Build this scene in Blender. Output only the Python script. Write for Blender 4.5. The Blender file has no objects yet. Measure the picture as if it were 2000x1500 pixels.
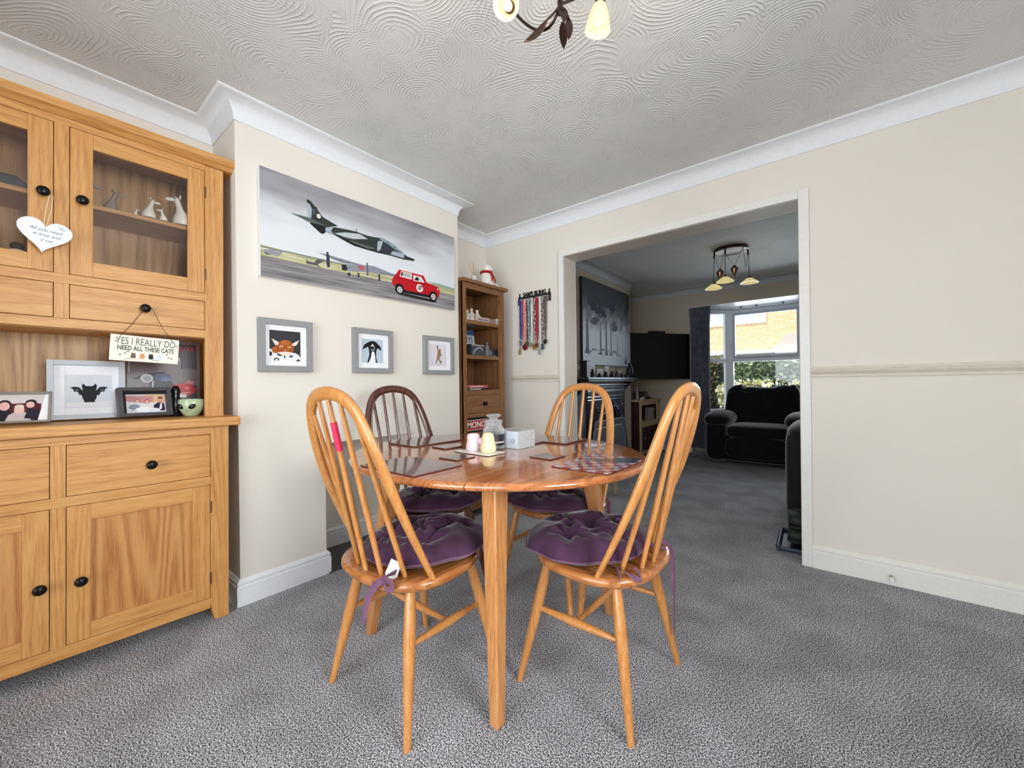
import bpy, math, random
from mathutils import Vector, Matrix
random.seed(7)
S = bpy.context.scene
COL = S.collection

# ---------------------------------------------------------------- camera
cam_d = bpy.data.cameras.new('camera')
cam_d.sensor_width = 36.0
cam_d.lens = 783.3 / 2000.0 * 36.0
cam_d.clip_start = 0.02
cam = bpy.data.objects.new('camera', cam_d)
COL.objects.link(cam)
yaw, pit, rol = 0.680529, -0.000924692, -0.0121036
fw = Vector((-math.sin(yaw) * math.cos(pit), math.cos(yaw) * math.cos(pit), math.sin(pit)))
rt = Vector((math.cos(yaw), math.sin(yaw), 0))
up = rt.cross(fw)
r1 = rt * math.cos(rol) + up * math.sin(rol)
u1 = -rt * math.sin(rol) + up * math.cos(rol)
mw = Matrix((r1, u1, -fw)).transposed().to_4x4()
mw.translation = Vector((0, 0, 1.02))
cam.matrix_world = mw
S.camera = cam

# ---------------------------------------------------------------- world, lights, exposure
S.view_settings.view_transform = 'Standard'
S.view_settings.look = 'None'
S.view_settings.gamma = 1.0
S.view_settings.exposure = 0.0
w = bpy.data.worlds.new('sky'); S.world = w; w.use_nodes = True
wn = w.node_tree
bg = wn.nodes['Background']
bg.inputs[0].default_value = (0.80, 0.89, 1.0, 1)
bg.inputs[1].default_value = 1.35


def area(name, loc, rot, sx, sy, power, color=(1, 1, 1), spread=180):
    l = bpy.data.lights.new(name, 'AREA'); l.shape = 'RECTANGLE'; l.size = sx; l.size_y = sy
    l.energy = power; l.color = color; l.spread = math.radians(spread)
    o = bpy.data.objects.new(name, l); COL.objects.link(o); o.location = loc; o.rotation_euler = rot
    return o


# daylight through the patio doors behind the camera and the bay
area('patio_daylight', (-0.35, -1.60, 1.15), (math.radians(90), 0, 0), 2.4, 2.0, 106, (0.975, 0.985, 1.0))
area('side_fill', (1.5, 0.35, 1.5), (math.radians(90), 0, math.radians(90)), 1.1, 1.1, 84, (0.98, 0.985, 1.0))  # fill lamp from an unseen side, added to brighten the left wall
area('bay_daylight', (-0.35, 7.35, 1.75), (math.radians(-80), 0, 0), 2.2, 1.3, 90, (0.86, 0.93, 1.0))
sun_d = bpy.data.lights.new('sun', 'SUN'); sun_d.energy = 3.6; sun_d.angle = math.radians(6); sun_d.color = (1, .95, .86)
sun = bpy.data.objects.new('sun', sun_d); COL.objects.link(sun); sun.rotation_euler = (math.radians(38), 0, math.radians(-25))


# ---------------------------------------------------------------- materials
def lin(c):
    return tuple(((x / 255.0) / 12.92 if x / 255.0 <= 0.04045 else ((x / 255.0 + 0.055) / 1.055) ** 2.4) for x in c)


def newmat(name):
    m = bpy.data.materials.new(name); m.use_nodes = True
    nt = m.node_tree
    return m, nt, nt.nodes['Principled BSDF']


def N(nt, typ, **kw):
    n = nt.nodes.new(typ)
    for k, v in kw.items():
        setattr(n, k, v)
    return n


def ramp(nt, stops):
    r = N(nt, 'ShaderNodeValToRGB'); e = r.color_ramp.elements
    while len(e) > 1: e.remove(e[-1])
    e[0].position = stops[0][0]; e[0].color = (*stops[0][1], 1)
    for p, c in stops[1:]:
        x = e.new(p); x.color = (*c, 1)
    return r


_flat = {}


def flat(rgb, rough=0.6, metal=0.0, bumpy=0.0, spec=0.5, scale=60.0):
    k = (tuple(rgb), rough, metal, bumpy, spec, scale)
    if k in _flat: return _flat[k]
    m, nt, b = newmat('paint_%d_%d_%d' % tuple(int(x) for x in rgb))
    c = lin(rgb)
    b.inputs['Roughness'].default_value = rough
    b.inputs['Metallic'].default_value = metal
    b.inputs['Specular IOR Level'].default_value = spec
    tc = N(nt, 'ShaderNodeTexCoord'); n = N(nt, 'ShaderNodeTexNoise'); n.inputs['Scale'].default_value = scale
    nt.links.new(tc.outputs['Object'], n.inputs['Vector'])
    r = ramp(nt, [(0.3, tuple(x * 0.975 for x in c)), (0.7, tuple(min(1, x * 1.02) for x in c))])
    nt.links.new(n.outputs['Fac'], r.inputs['Fac']); nt.links.new(r.outputs['Color'], b.inputs['Base Color'])
    if bumpy > 0:
        bp = N(nt, 'ShaderNodeBump'); bp.inputs['Strength'].default_value = bumpy; bp.inputs['Distance'].default_value = 0.004
        nt.links.new(n.outputs['Fac'], bp.inputs['Height']); nt.links.new(bp.outputs['Normal'], b.inputs['Normal'])
    _flat[k] = m
    return m


def wood(name, dark, mid, light, axis='z', rough=0.42, s=1.0, coat=0.0, bump=0.12, cath=0.5):
    m, nt, b = newmat(name)
    tc = N(nt, 'ShaderNodeTexCoord')
    mp = N(nt, 'ShaderNodeMapping')
    sc = {'x': (0.05, 1, 1), 'y': (1, 0.05, 1), 'z': (1, 1, 0.05)}[axis]
    mp.inputs['Scale'].default_value = tuple(a * s for a in sc)
    nt.links.new(tc.outputs['Object'], mp.inputs['Vector'])
    n1 = N(nt, 'ShaderNodeTexNoise'); n1.inputs['Scale'].default_value = 240; n1.inputs['Detail'].default_value = 4; n1.inputs['Roughness'].default_value = 0.65; n1.inputs['Distortion'].default_value = 0.1
    nt.links.new(mp.outputs['Vector'], n1.inputs['Vector'])
    # broad growth figure: rings of a distorted distance field
    n2 = N(nt, 'ShaderNodeTexNoise'); n2.inputs['Scale'].default_value = 7.0; n2.inputs['Detail'].default_value = 1.0
    nt.links.new(mp.outputs['Vector'], n2.inputs['Vector'])
    mul = N(nt, 'ShaderNodeMath', operation='MULTIPLY'); mul.inputs[1].default_value = 110.0
    nt.links.new(n2.outputs['Fac'], mul.inputs[0])
    sn = N(nt, 'ShaderNodeMath', operation='SINE'); nt.links.new(mul.outputs[0], sn.inputs[0])
    mr = N(nt, 'ShaderNodeMapRange'); mr.inputs[1].default_value = -1; mr.inputs[2].default_value = 1
    nt.links.new(sn.outputs[0], mr.inputs[0])
    mx = N(nt, 'ShaderNodeMix'); mx.data_type = 'FLOAT'; mx.inputs[0].default_value = cath * 0.30
    nt.links.new(n1.outputs['Fac'], mx.inputs[2]); nt.links.new(mr.outputs[0], mx.inputs[3])
    r = ramp(nt, [(0.26, lin(dark)), (0.48, lin(mid)), (0.72, lin(light))])
    nt.links.new(mx.outputs[0], r.inputs['Fac'])
    nt.links.new(r.outputs['Color'], b.inputs['Base Color'])
    b.inputs['Roughness'].default_value = rough
    b.inputs['Coat Weight'].default_value = coat; b.inputs['Coat Roughness'].default_value = 0.08
    bp = N(nt, 'ShaderNodeBump'); bp.inputs['Strength'].default_value = bump; bp.inputs['Distance'].default_value = 0.001
    nt.links.new(n1.outputs['Fac'], bp.inputs['Height']); nt.links.new(bp.outputs['Normal'], b.inputs['Normal'])
    return m


OAK = {a: wood('oak_' + a, (172, 112, 54), (200, 143, 78), (214, 162, 98), a) for a in 'xyz'}
OAKP = wood('oak_panel', (162, 100, 48), (190, 132, 72), (204, 150, 90), 'z', cath=1.0)
OAKB = wood('oak_backboard', (150, 106, 58), (190, 144, 90), (206, 164, 112), 'z', cath=1.0, s=0.8)
OAKD = {a: wood('aged_oak_' + a, (98, 62, 36), (128, 86, 52), (148, 104, 66), a) for a in 'xyz'}
ELM = wood('honey_chair_wood', (166, 104, 52), (190, 128, 68), (206, 148, 90), 'z', rough=0.28, coat=0.4, s=1.0, cath=.35)
ELMS = wood('honey_seat_wood', (138, 78, 38), (170, 106, 56), (190, 130, 76), 'y', rough=0.22, coat=0.5, cath=.7)
TBL = wood('tabletop_wood', (142, 78, 40), (174, 104, 56), (192, 124, 72), 'y', rough=0.2, coat=1.0, cath=.8)
TLEG = wood('table_leg_wood', (160, 100, 52), (186, 126, 72), (202, 146, 92), 'z', rough=0.35, coat=0.3)
DKW = wood('dark_chair_wood', (52, 24, 20), (78, 38, 30), (104, 56, 44), 'z', rough=0.2, coat=0.7)
PINE = wood('pale_pine', (170, 140, 100), (196, 168, 128), (214, 190, 152), 'z')
MAH = wood('dark_red_cabinet_wood', (40, 18, 14), (58, 28, 22), (72, 38, 30), 'z', rough=.5)


def wallmat(name, c, var=0.03, bump=0.12, s=28):
    m, nt, b = newmat(name)
    tc = N(nt, 'ShaderNodeTexCoord'); n = N(nt, 'ShaderNodeTexNoise'); n.inputs['Scale'].default_value = s; n.inputs['Detail'].default_value = 6
    n2 = N(nt, 'ShaderNodeTexNoise'); n2.inputs['Scale'].default_value = 1.3
    nt.links.new(tc.outputs['Object'], n.inputs['Vector']); nt.links.new(tc.outputs['Object'], n2.inputs['Vector'])
    cl = lin(c)
    r = ramp(nt, [(0.3, tuple(x * (1 - var) for x in cl)), (0.7, tuple(min(1, x * (1 + var)) for x in cl))])
    nt.links.new(n2.outputs['Fac'], r.inputs['Fac']); nt.links.new(r.outputs['Color'], b.inputs['Base Color'])
    b.inputs['Roughness'].default_value = 0.85
    bp = N(nt, 'ShaderNodeBump'); bp.inputs['Strength'].default_value = bump; bp.inputs['Distance'].default_value = 0.003
    nt.links.new(n.outputs['Fac'], bp.inputs['Height']); nt.links.new(bp.outputs['Normal'], b.inputs['Normal'])
    return m


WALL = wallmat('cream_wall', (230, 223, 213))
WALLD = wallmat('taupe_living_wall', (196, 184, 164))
WHITE = flat((236, 236, 236), 0.35)
TRIMW = flat((232, 230, 226), 0.4)
COVE = flat((232, 234, 238), 0.7)
UPVC = flat((240, 243, 250), 0.3)
BLACKM = flat((40, 38, 38), 0.3, 0.8)


def ceilmat(name, c):
    m, nt, b = newmat(name)
    tc = N(nt, 'ShaderNodeTexCoord')
    def layer(sc, off, freq, mlo, mhi):
        ns = N(nt, 'ShaderNodeTexNoise'); ns.inputs['Scale'].default_value = 1.8; ns.inputs['Detail'].default_value = 1.0
        mpp = N(nt, 'ShaderNodeMapping'); mpp.inputs['Location'].default_value = (off, off * .7, 0); nt.links.new(tc.outputs['Object'], mpp.inputs['Vector'])
        nt.links.new(mpp.outputs[0], ns.inputs['Vector'])
        vm = N(nt, 'ShaderNodeVectorMath', operation='MULTIPLY_ADD')
        nt.links.new(ns.outputs['Color'], vm.inputs[0]); vm.inputs[1].default_value = (0.34, 0.34, 0); nt.links.new(mpp.outputs[0], vm.inputs[2])
        vo = N(nt, 'ShaderNodeTexVoronoi'); vo.voronoi_dimensions = '2D'; vo.inputs['Scale'].default_value = sc
        nt.links.new(vm.outputs[0], vo.inputs['Vector'])
        mu = N(nt, 'ShaderNodeMath', operation='MULTIPLY'); mu.inputs[1].default_value = freq
        nt.links.new(vo.outputs['Distance'], mu.inputs[0])
        n3 = N(nt, 'ShaderNodeTexNoise'); n3.inputs['Scale'].default_value = 16; nt.links.new(mpp.outputs[0], n3.inputs['Vector'])
        ma = N(nt, 'ShaderNodeMath', operation='MULTIPLY_ADD'); ma.inputs[1].default_value = 5.0
        nt.links.new(n3.outputs['Fac'], ma.inputs[0]); nt.links.new(mu.outputs[0], ma.inputs[2])
        sn = N(nt, 'ShaderNodeMath', operation='SINE'); nt.links.new(ma.outputs[0], sn.inputs[0])
        # thin raised comb lines rather than a plain wave
        ab = N(nt, 'ShaderNodeMapRange'); ab.inputs[1].default_value = -.1; ab.inputs[2].default_value = 1.0; nt.links.new(sn.outputs[0], ab.inputs[0])
        # every cell and every ring gets its own depth
        n4 = N(nt, 'ShaderNodeTexNoise'); n4.inputs['Scale'].default_value = 6.5; n4.inputs['Detail'].default_value = 4; nt.links.new(mpp.outputs[0], n4.inputs['Vector'])
        mr = N(nt, 'ShaderNodeMapRange'); mr.inputs[1].default_value = mlo; mr.inputs[2].default_value = mhi
        nt.links.new(n4.outputs['Fac'], mr.inputs[0])
        mm_ = N(nt, 'ShaderNodeMath', operation='MULTIPLY'); nt.links.new(ab.outputs[0], mm_.inputs[0]); nt.links.new(mr.outputs[0], mm_.inputs[1])
        return mm_
    la, lb_ = layer(2.6, 0.0, 165.0, .40, .58), layer(3.6, 4.3, 125.0, .46, .62)
    mm = N(nt, 'ShaderNodeMath', operation='MAXIMUM'); nt.links.new(la.outputs[0], mm.inputs[0]); nt.links.new(lb_.outputs[0], mm.inputs[1])
    n5 = N(nt, 'ShaderNodeTexNoise'); n5.inputs['Scale'].default_value = 45; nt.links.new(tc.outputs['Object'], n5.inputs['Vector'])
    ad = N(nt, 'ShaderNodeMath', operation='MULTIPLY_ADD'); ad.inputs[1].default_value = 0.5
    nt.links.new(n5.outputs['Fac'], ad.inputs[0]); nt.links.new(mm.outputs[0], ad.inputs[2])
    bp = N(nt, 'ShaderNodeBump'); bp.inputs['Strength'].default_value = 0.75; bp.inputs['Distance'].default_value = 0.0026
    nt.links.new(ad.outputs[0], bp.inputs['Height']); nt.links.new(bp.outputs['Normal'], b.inputs['Normal'])
    b.inputs['Base Color'].default_value = (*lin(c), 1); b.inputs['Roughness'].default_value = 0.7
    return m


CEIL = ceilmat('swirled_plaster', (222, 221, 220))


def carpetmat():
    m, nt, b = newmat('grey_twist_pile')
    tc = N(nt, 'ShaderNodeTexCoord')
    n = N(nt, 'ShaderNodeTexNoise'); n.inputs['Scale'].default_value = 235; n.inputs['Detail'].default_value = 3.0; n.inputs['Roughness'].default_value = .6
    nt.links.new(tc.outputs['Object'], n.inputs['Vector'])
    n2 = N(nt, 'ShaderNodeTexNoise'); n2.inputs['Scale'].default_value = 4.5; n2.inputs['Detail'].default_value = 5
    nt.links.new(tc.outputs['Object'], n2.inputs['Vector'])
    r = ramp(nt, [(0.40, lin((58, 59, 66))), (0.49, lin((140, 141, 148))), (0.59, lin((240, 241, 246)))])
    nt.links.new(n.outputs['Fac'], r.inputs['Fac'])
    r2 = ramp(nt, [(0.36, (0.76, 0.75, 0.75)), (0.62, (1.0, 1.0, 1.0))]); nt.links.new(n2.outputs['Fac'], r2.inputs['Fac'])
    mx = N(nt, 'ShaderNodeMix'); mx.data_type = 'RGBA'; mx.blend_type = 'MULTIPLY'; mx.inputs[0].default_value = 1
    nt.links.new(r.outputs['Color'], mx.inputs[6]); nt.links.new(r2.outputs['Color'], mx.inputs[7])
    nt.links.new(mx.outputs[2], b.inputs['Base Color'])
    b.inputs['Roughness'].default_value = 1.0; b.inputs['Specular IOR Level'].default_value = 0.1
    bp = N(nt, 'ShaderNodeBump'); bp.inputs['Strength'].default_value = 0.9; bp.inputs['Distance'].default_value = 0.004
    nt.links.new(n.outputs['Fac'], bp.inputs['Height']); nt.links.new(bp.outputs['Normal'], b.inputs['Normal'])
    return m


CARPET = carpetmat()


def fabric(name, c, sheen=0.5, bump=0.3, s=300):
    m, nt, b = newmat(name)
    b.inputs['Roughness'].default_value = 0.9; b.inputs['Sheen Weight'].default_value = sheen; b.inputs['Sheen Roughness'].default_value = 0.35
    b.inputs['Specular IOR Level'].default_value = 0.15
    tc = N(nt, 'ShaderNodeTexCoord'); n = N(nt, 'ShaderNodeTexNoise'); n.inputs['Scale'].default_value = s
    n2 = N(nt, 'ShaderNodeTexNoise'); n2.inputs['Scale'].default_value = 14; n2.inputs['Detail'].default_value = 3
    nt.links.new(tc.outputs['Object'], n.inputs['Vector']); nt.links.new(tc.outputs['Object'], n2.inputs['Vector'])
    cl = lin(c)
    r = ramp(nt, [(0.3, tuple(x * 0.75 for x in cl)), (0.7, tuple(x * 1.25 for x in cl))])
    nt.links.new(n2.outputs['Fac'], r.inputs['Fac']); nt.links.new(r.outputs['Color'], b.inputs['Base Color'])
    bp = N(nt, 'ShaderNodeBump'); bp.inputs['Strength'].default_value = bump; bp.inputs['Distance'].default_value = 0.001
    nt.links.new(n.outputs['Fac'], bp.inputs['Height']); nt.links.new(bp.outputs['Normal'], b.inputs['Normal'])
    return m


PURPLE = fabric('plum_velvet', (70, 44, 66), 0.35)
PURPLEL = fabric('plum_cotton', (112, 76, 100), 0.2)
VELVET = fabric('black_plush', (22, 22, 27), 0.6, s=120)
SOFAF = fabric('charcoal_plush', (38, 36, 40), 0.4, s=120)
CURT = fabric('slate_curtain', (92, 94, 108), 0.6)


def glassmat(name, tint=(1, 1, 1), rough=0.0, alpha_mix=0.12):
    m, nt, b = newmat(name)
    nt.nodes.remove(b)
    out = nt.nodes['Material Output']
    tr = N(nt, 'ShaderNodeBsdfTransparent'); tr.inputs[0].default_value = (*tint, 1)
    gl = N(nt, 'ShaderNodeBsdfGlossy'); gl.inputs['Roughness'].default_value = rough
    fr = N(nt, 'ShaderNodeFresnel'); fr.inputs[0].default_value = 1.45
    ms = N(nt, 'ShaderNodeMixShader')
    nt.links.new(fr.outputs[0], ms.inputs[0]); nt.links.new(tr.outputs[0], ms.inputs[1]); nt.links.new(gl.outputs[0], ms.inputs[2])
    nt.links.new(ms.outputs[0], out.inputs[0])
    return m


GLASS = glassmat('window_glass', (0.96, 0.98, 0.98))
CABGLASS = glassmat('cabinet_glass', (0.96, 0.95, 0.94))
def clear_glass():
    m, nt, b = newmat('jar_glass')
    out = nt.nodes['Material Output']
    b.inputs['Base Color'].default_value = (.80, .82, .84, 1); b.inputs['Roughness'].default_value = .04; b.inputs['Coat Weight'].default_value = 1
    tr = N(nt, 'ShaderNodeBsdfTransparent'); tr.inputs[0].default_value = (.93, .94, .95, 1)
    lw = N(nt, 'ShaderNodeLayerWeight'); lw.inputs[0].default_value = .30
    mr = N(nt, 'ShaderNodeMapRange'); mr.inputs[3].default_value = .10; mr.inputs[4].default_value = .85; nt.links.new(lw.outputs['Facing'], mr.inputs[0])
    ms = N(nt, 'ShaderNodeMixShader'); nt.links.new(mr.outputs[0], ms.inputs[0]); nt.links.new(tr.outputs[0], ms.inputs[1]); nt.links.new(b.outputs[0], ms.inputs[2])
    nt.links.new(ms.outputs[0], out.inputs[0])
    return m


JARGLASS = clear_glass()


def emis(name, c, strength, base=(255, 240, 210)):
    m, nt, b = newmat(name)
    b.inputs['Base Color'].default_value = (*lin(base), 1)
    b.inputs['Emission Color'].default_value = (*lin(c), 1); b.inputs['Emission Strength'].default_value = strength
    return m


# ---------------------------------------------------------------- mesh helpers
class B:
    def __init__(s):
        s.v = []; s.f = []; s.m = []

    def add(s, vs, fs, mi=0):
        k = len(s.v); s.v += [tuple(p) for p in vs]; s.f += [tuple(i + k for i in q) for q in fs]; s.m += [mi] * len(fs)
        return s

    def box(s, x0, x1, y0, y1, z0, z1, mi=0):
        vs = [(x, y, z) for x in (x0, x1) for y in (y0, y1) for z in (z0, z1)]
        return s.add(vs, [(0, 1, 3, 2), (4, 6, 7, 5), (0, 4, 5, 1), (2, 3, 7, 6), (0, 2, 6, 4), (1, 5, 7, 3)], mi)

    def prism(s, poly, plane, a, b, mi=0):
        def P(u, v, t):
            return {'xy': (u, v, t), 'yz': (t, u, v), 'xz': (u, t, v)}[plane]
        ar = sum(poly[i][0] * poly[(i + 1) % len(poly)][1] - poly[(i + 1) % len(poly)][0] * poly[i][1] for i in range(len(poly)))
        if ar < 0: poly = poly[::-1]
        n = len(poly); vs = [P(u, v, a) for u, v in poly] + [P(u, v, b) for u, v in poly]
        fs = [tuple(range(n - 1, -1, -1)), tuple(range(n, 2 * n))] + [(i, (i + 1) % n, n + (i + 1) % n, n + i) for i in range(n)]
        if plane == 'xz': fs = [q[::-1] for q in fs]
        return s.add(vs, fs, mi)

    def rings(s, rings, mi=0, caps=True, closed=True):
        n = len(rings[0]); vs = [p for r in rings for p in r]; fs = []
        for j in range(len(rings) - 1):
            for i in range(n if closed else n - 1):
                a = j * n + i; b_ = j * n + (i + 1) % n
                fs.append((a, b_, b_ + n, a + n))
        if caps:
            fs.append(tuple(range(n - 1, -1, -1))); fs.append(tuple((len(rings) - 1) * n + i for i in range(n)))
        return s.add(vs, fs, mi)

    def lathe(s, prof, c=(0, 0, 0), seg=24, axis='z', mi=0, caps=True):
        rs = []
        for r, z in prof:
            ring = []
            for i in range(seg):
                a = 2 * math.pi * i / seg; u, v = r * math.cos(a), r * math.sin(a)
                p = {'z': (u, v, z), 'x': (z, u, v), 'y': (v, z, u)}[axis]
                ring.append((c[0] + p[0], c[1] + p[1], c[2] + p[2]))
            rs.append(ring)
        return s.rings(rs, mi, caps)

    def tube(s, pts, rad, seg=10, mi=0, flatn=None, ratio=1.0, closed=False):
        pts = [Vector(p) for p in pts]; n = len(pts)
        if not isinstance(rad, (list, tuple)): rad = [rad] * n
        rs = []; prev = None
        for i, p in enumerate(pts):
            t = (pts[min(i + 1, n - 1)] - pts[max(i - 1, 0)]).normalized()
            if flatn is not None: ref = Vector(flatn)
            elif prev is not None: ref = prev
            else: ref = Vector((0, 0, 1)) if abs(t.z) < 0.9 else Vector((1, 0, 0))
            x = (ref - t * ref.dot(t))
            if x.length < 1e-6: x = Vector((1, 0, 0)) - t * t.x
            x.normalize(); y = t.cross(x); prev = x
            rs.append([tuple(p + x * (rad[i] * ratio * math.cos(2 * math.pi * k / seg)) + y * (rad[i] * math.sin(2 * math.pi * k / seg))) for k in range(seg)])
        return s.rings(rs, mi)

    def sq(s, c, r, e1=0.5, e2=0.5, nu=24, nv=14, mi=0, rot=None):
        def pw(x, e): return math.copysign(abs(x) ** e, x)
        rs = []
        for j in range(1, nv):
            ph = -math.pi / 2 + math.pi * j / nv
            rs.append([(r[0] * pw(math.cos(ph), e1) * pw(math.cos(t), e2), r[1] * pw(math.cos(ph), e1) * pw(math.sin(t), e2), r[2] * pw(math.sin(ph), e1))
                       for t in [2 * math.pi * i / nu for i in range(nu)]])
        if rot is not None: rs = [[tuple(rot @ Vector(p)) for p in q] for q in rs]
        rs = [[(p[0] + c[0], p[1] + c[1], p[2] + c[2]) for p in q] for q in rs]
        return s.rings(rs, mi)

    def quad(s, a, b, c, d, mi=0):
        return s.add([a, b, c, d], [(0, 1, 2, 3)], mi)

    def done(s, name, mats, parent=None, bevel=0.0, smooth=False, loc=None, rot=None, seg=2, sub=0):
        me = bpy.data.meshes.new(name); me.from_pydata(s.v, [], s.f)
        if not isinstance(mats, (list, tuple)): mats = [mats]
        for m in mats: me.materials.append(m)
        me.polygons.foreach_set('material_index', s.m)
        if smooth: me.polygons.foreach_set('use_smooth', [True] * len(me.polygons))
        me.update()
        o = bpy.data.objects.new(name, me); COL.objects.link(o)
        if parent: o.parent = parent
        if loc: o.location = loc
        if rot: o.rotation_euler = rot
        if bevel > 0:
            md = o.modifiers.new('bevel', 'BEVEL'); md.width = bevel; md.segments = seg; md.limit_method = 'ANGLE'; md.angle_limit = math.radians(40)
        if sub:
            md = o.modifiers.new('sub', 'SUBSURF'); md.levels = sub; md.render_levels = sub
        if smooth and bevel == 0 and not sub:
            md = o.modifiers.new('split', 'EDGE_SPLIT'); md.split_angle = math.radians(50)
        return o


def tag(o, label, cat, group=None):
    o['label'] = label; o['category'] = cat
    if group: o['group'] = group
    return o


def thing(name, label, cat, loc=(0, 0, 0), rz=0.0, group=None, rot=None):
    o = bpy.data.objects.new(name, None); COL.objects.link(o); o.empty_display_size = 0.1
    o.location = loc; o.rotation_euler = rot if rot else (0, 0, rz)
    return tag(o, label, cat, group)


def struct(o):
    o['kind'] = 'structure'; return o


def text(s, size, mat, name, parent, loc, rot, extrude=0.0004, shear=0.0, align='CENTER', width=1.0, bold=0.0):
    cu = bpy.data.curves.new('t', 'FONT'); cu.body = s; cu.size = size; cu.extrude = extrude; cu.shear = shear
    cu.align_x = align; cu.align_y = 'CENTER'; cu.offset = bold; cu.resolution_u = 3
    t = bpy.data.objects.new('t', cu); COL.objects.link(t)
    dg = bpy.context.evaluated_depsgraph_get(); dg.update()
    me = bpy.data.meshes.new_from_object(t.evaluated_get(dg))
    bpy.data.objects.remove(t); me.name = name
    me.materials.clear(); me.materials.append(mat)
    o = bpy.data.objects.new(name, me); COL.objects.link(o); o.parent = parent
    o.location = loc; o.rotation_euler = rot; o.scale = (width, 1, 1)
    return o


FACE_X = (math.radians(90), 0, math.radians(90))      # text that faces +x and reads along +y


def art(name, polys, parent, x, base, w, h, step=0.00025):
    b = B(); mats = [base]; b.box(x - 0.002, x, 0, w, 0, h, 0)
    for i, (c, p) in enumerate(polys):
        m = c if not isinstance(c, tuple) else flat(c, 0.7, spec=0.2)
        if m not in mats: mats.append(m)
        b.prism([(min(max(u, 0), w), min(max(v, 0), h)) for u, v in p], 'yz', x - 0.0005, x + step * (i + 1), mats.index(m))
    return b.done(name, mats, parent)


def ell(cx, cy, rx, ry, n=16, a0=0, a1=360):
    return [(cx + rx * math.cos(math.radians(a0 + (a1 - a0) * i / n)), cy + ry * math.sin(math.radians(a0 + (a1 - a0) * i / n))) for i in range(n)]


def sweep(path, prof, closed=False):
    """profile points are (distance from wall, z); the room is on the left of the path"""
    n = len(path); P = [Vector((*p, 0)) for p in path]; rows = []
    for i in range(n):
        d0 = (P[i] - P[i - 1]).normalized() if (i > 0 or closed) else None
        d1 = (P[(i + 1) % n] - P[i]).normalized() if (i < n - 1 or closed) else None
        if d0 is None: d0 = d1
        if d1 is None: d1 = d0
        n0 = Vector((-d0.y, d0.x, 0)); n1 = Vector((-d1.y, d1.x, 0))
        m = n0 + n1; m = m / max(1e-6, (m.dot(n0)))
        rows.append([tuple(P[i] + m * d + Vector((0, 0, z))) for d, z in prof])
    b = B()
    if closed: rows.append(rows[0])
    b.rings(rows, 0, caps=not closed)
    return b


# ================================================================ THE ROOM
XL, XC, XR = -2.50, -2.173, 1.30
YB, YB2, YF, YR = 2.733, 2.901, 6.10, -1.42
C = 2.357
CH0, CH1 = 0.65, 2.064
LC0, LC1 = 3.45, 5.25

fl = struct(B().box(XL - .2, XR + .2, YR - .2, 7.0, -0.1, 0).done('floor', CARPET))
ce = struct(B().box(XL - .2, XR + .2, YR - .2, YF + .2, C, C + .1).done('ceiling', CEIL))
# left wall, both rooms
struct(B().box(XL - .15, XL, YR - .15, YB + .08, 0, C).done('wall_left', WALL))
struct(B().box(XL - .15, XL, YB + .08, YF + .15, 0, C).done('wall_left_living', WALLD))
# dining chimney breast with the open recess
bm = B()
bm.box(XL, XC, CH0, 1.057, 0, C).box(XL, XC, 1.646, CH1, 0, C).box(XL, XC, 1.057, 1.646, 0.705, C)
struct(bm.done('wall_chimney_breast', WALL))
struct(B().box(XL, -2.150, 1.062, 1.641, 0.0, 0.006).done('floor_hearth', flat((62, 58, 56), .35, bumpy=.3, scale=18)))
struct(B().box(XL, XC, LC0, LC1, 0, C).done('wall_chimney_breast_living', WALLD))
# partition wall with the wide opening
bm = B().box(XL, -1.680, YB, YB2, 0, C).box(-0.147, XR, YB, YB2, 0, C).box(-1.680, -0.147, YB, YB2, 2.030, C)
struct(bm.done('wall_back', WALL))
# lining and architrave of the opening
bm = B().box(-1.680, -1.668, YB - .004, YB2 + .004, 0, 2.03).box(-0.159, -0.147, YB - .004, YB2 + .004, 0, 2.03).box(-1.680, -0.147, YB - .004, YB2 + .004, 2.018, 2.03)
struct(bm.done('trim_1', flat((206, 196, 184), .5), bevel=.002))
bm = B()
for y0, y1 in ((YB - .018, YB), (YB2, YB2 + .018)):
    bm.box(-1.712, -1.670, y0, y1, 0, 2.068).box(-0.157, -0.109, y0, y1, 0, 2.068).box(-1.670, -0.157, y0, y1, 2.020, 2.068)
struct(bm.done('trim_2', TRIMW, bevel=.003))
# right wall with an opening added for the side fill lamp, rear wall with patio doors (both behind the camera)
bm = B().box(XR, XR + .15, YR, YB + .08, 0, .95).box(XR, XR + .15, YR, YB + .08, 2.05, C).box(XR, XR + .15, YR, -.2, .95, 2.05).box(XR, XR + .15, .9, YB + .08, .95, 2.05)
struct(bm.done('wall_right', WALL))
struct(B().box(XR, XR + .15, YB + .08, YF + .15, 0, C).done('wall_right_living', WALLD))
bm = B().box(XL, -1.55, YR - .15, YR, 0, C).box(.85, XR, YR - .15, YR, 0, C).box(-1.55, .85, YR - .15, YR, 2.12, C)
struct(bm.done('wall_rear', WALL))
# living room far wall with the bay opening
bm = B().box(XL, -1.62, YF, YF + .2, 0, C).box(.92, XR, YF, YF + .2, 0, C).box(-1.62, .92, YF, YF + .2, 2.085, C)
struct(bm.done('wall_far', WALLD))


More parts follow.
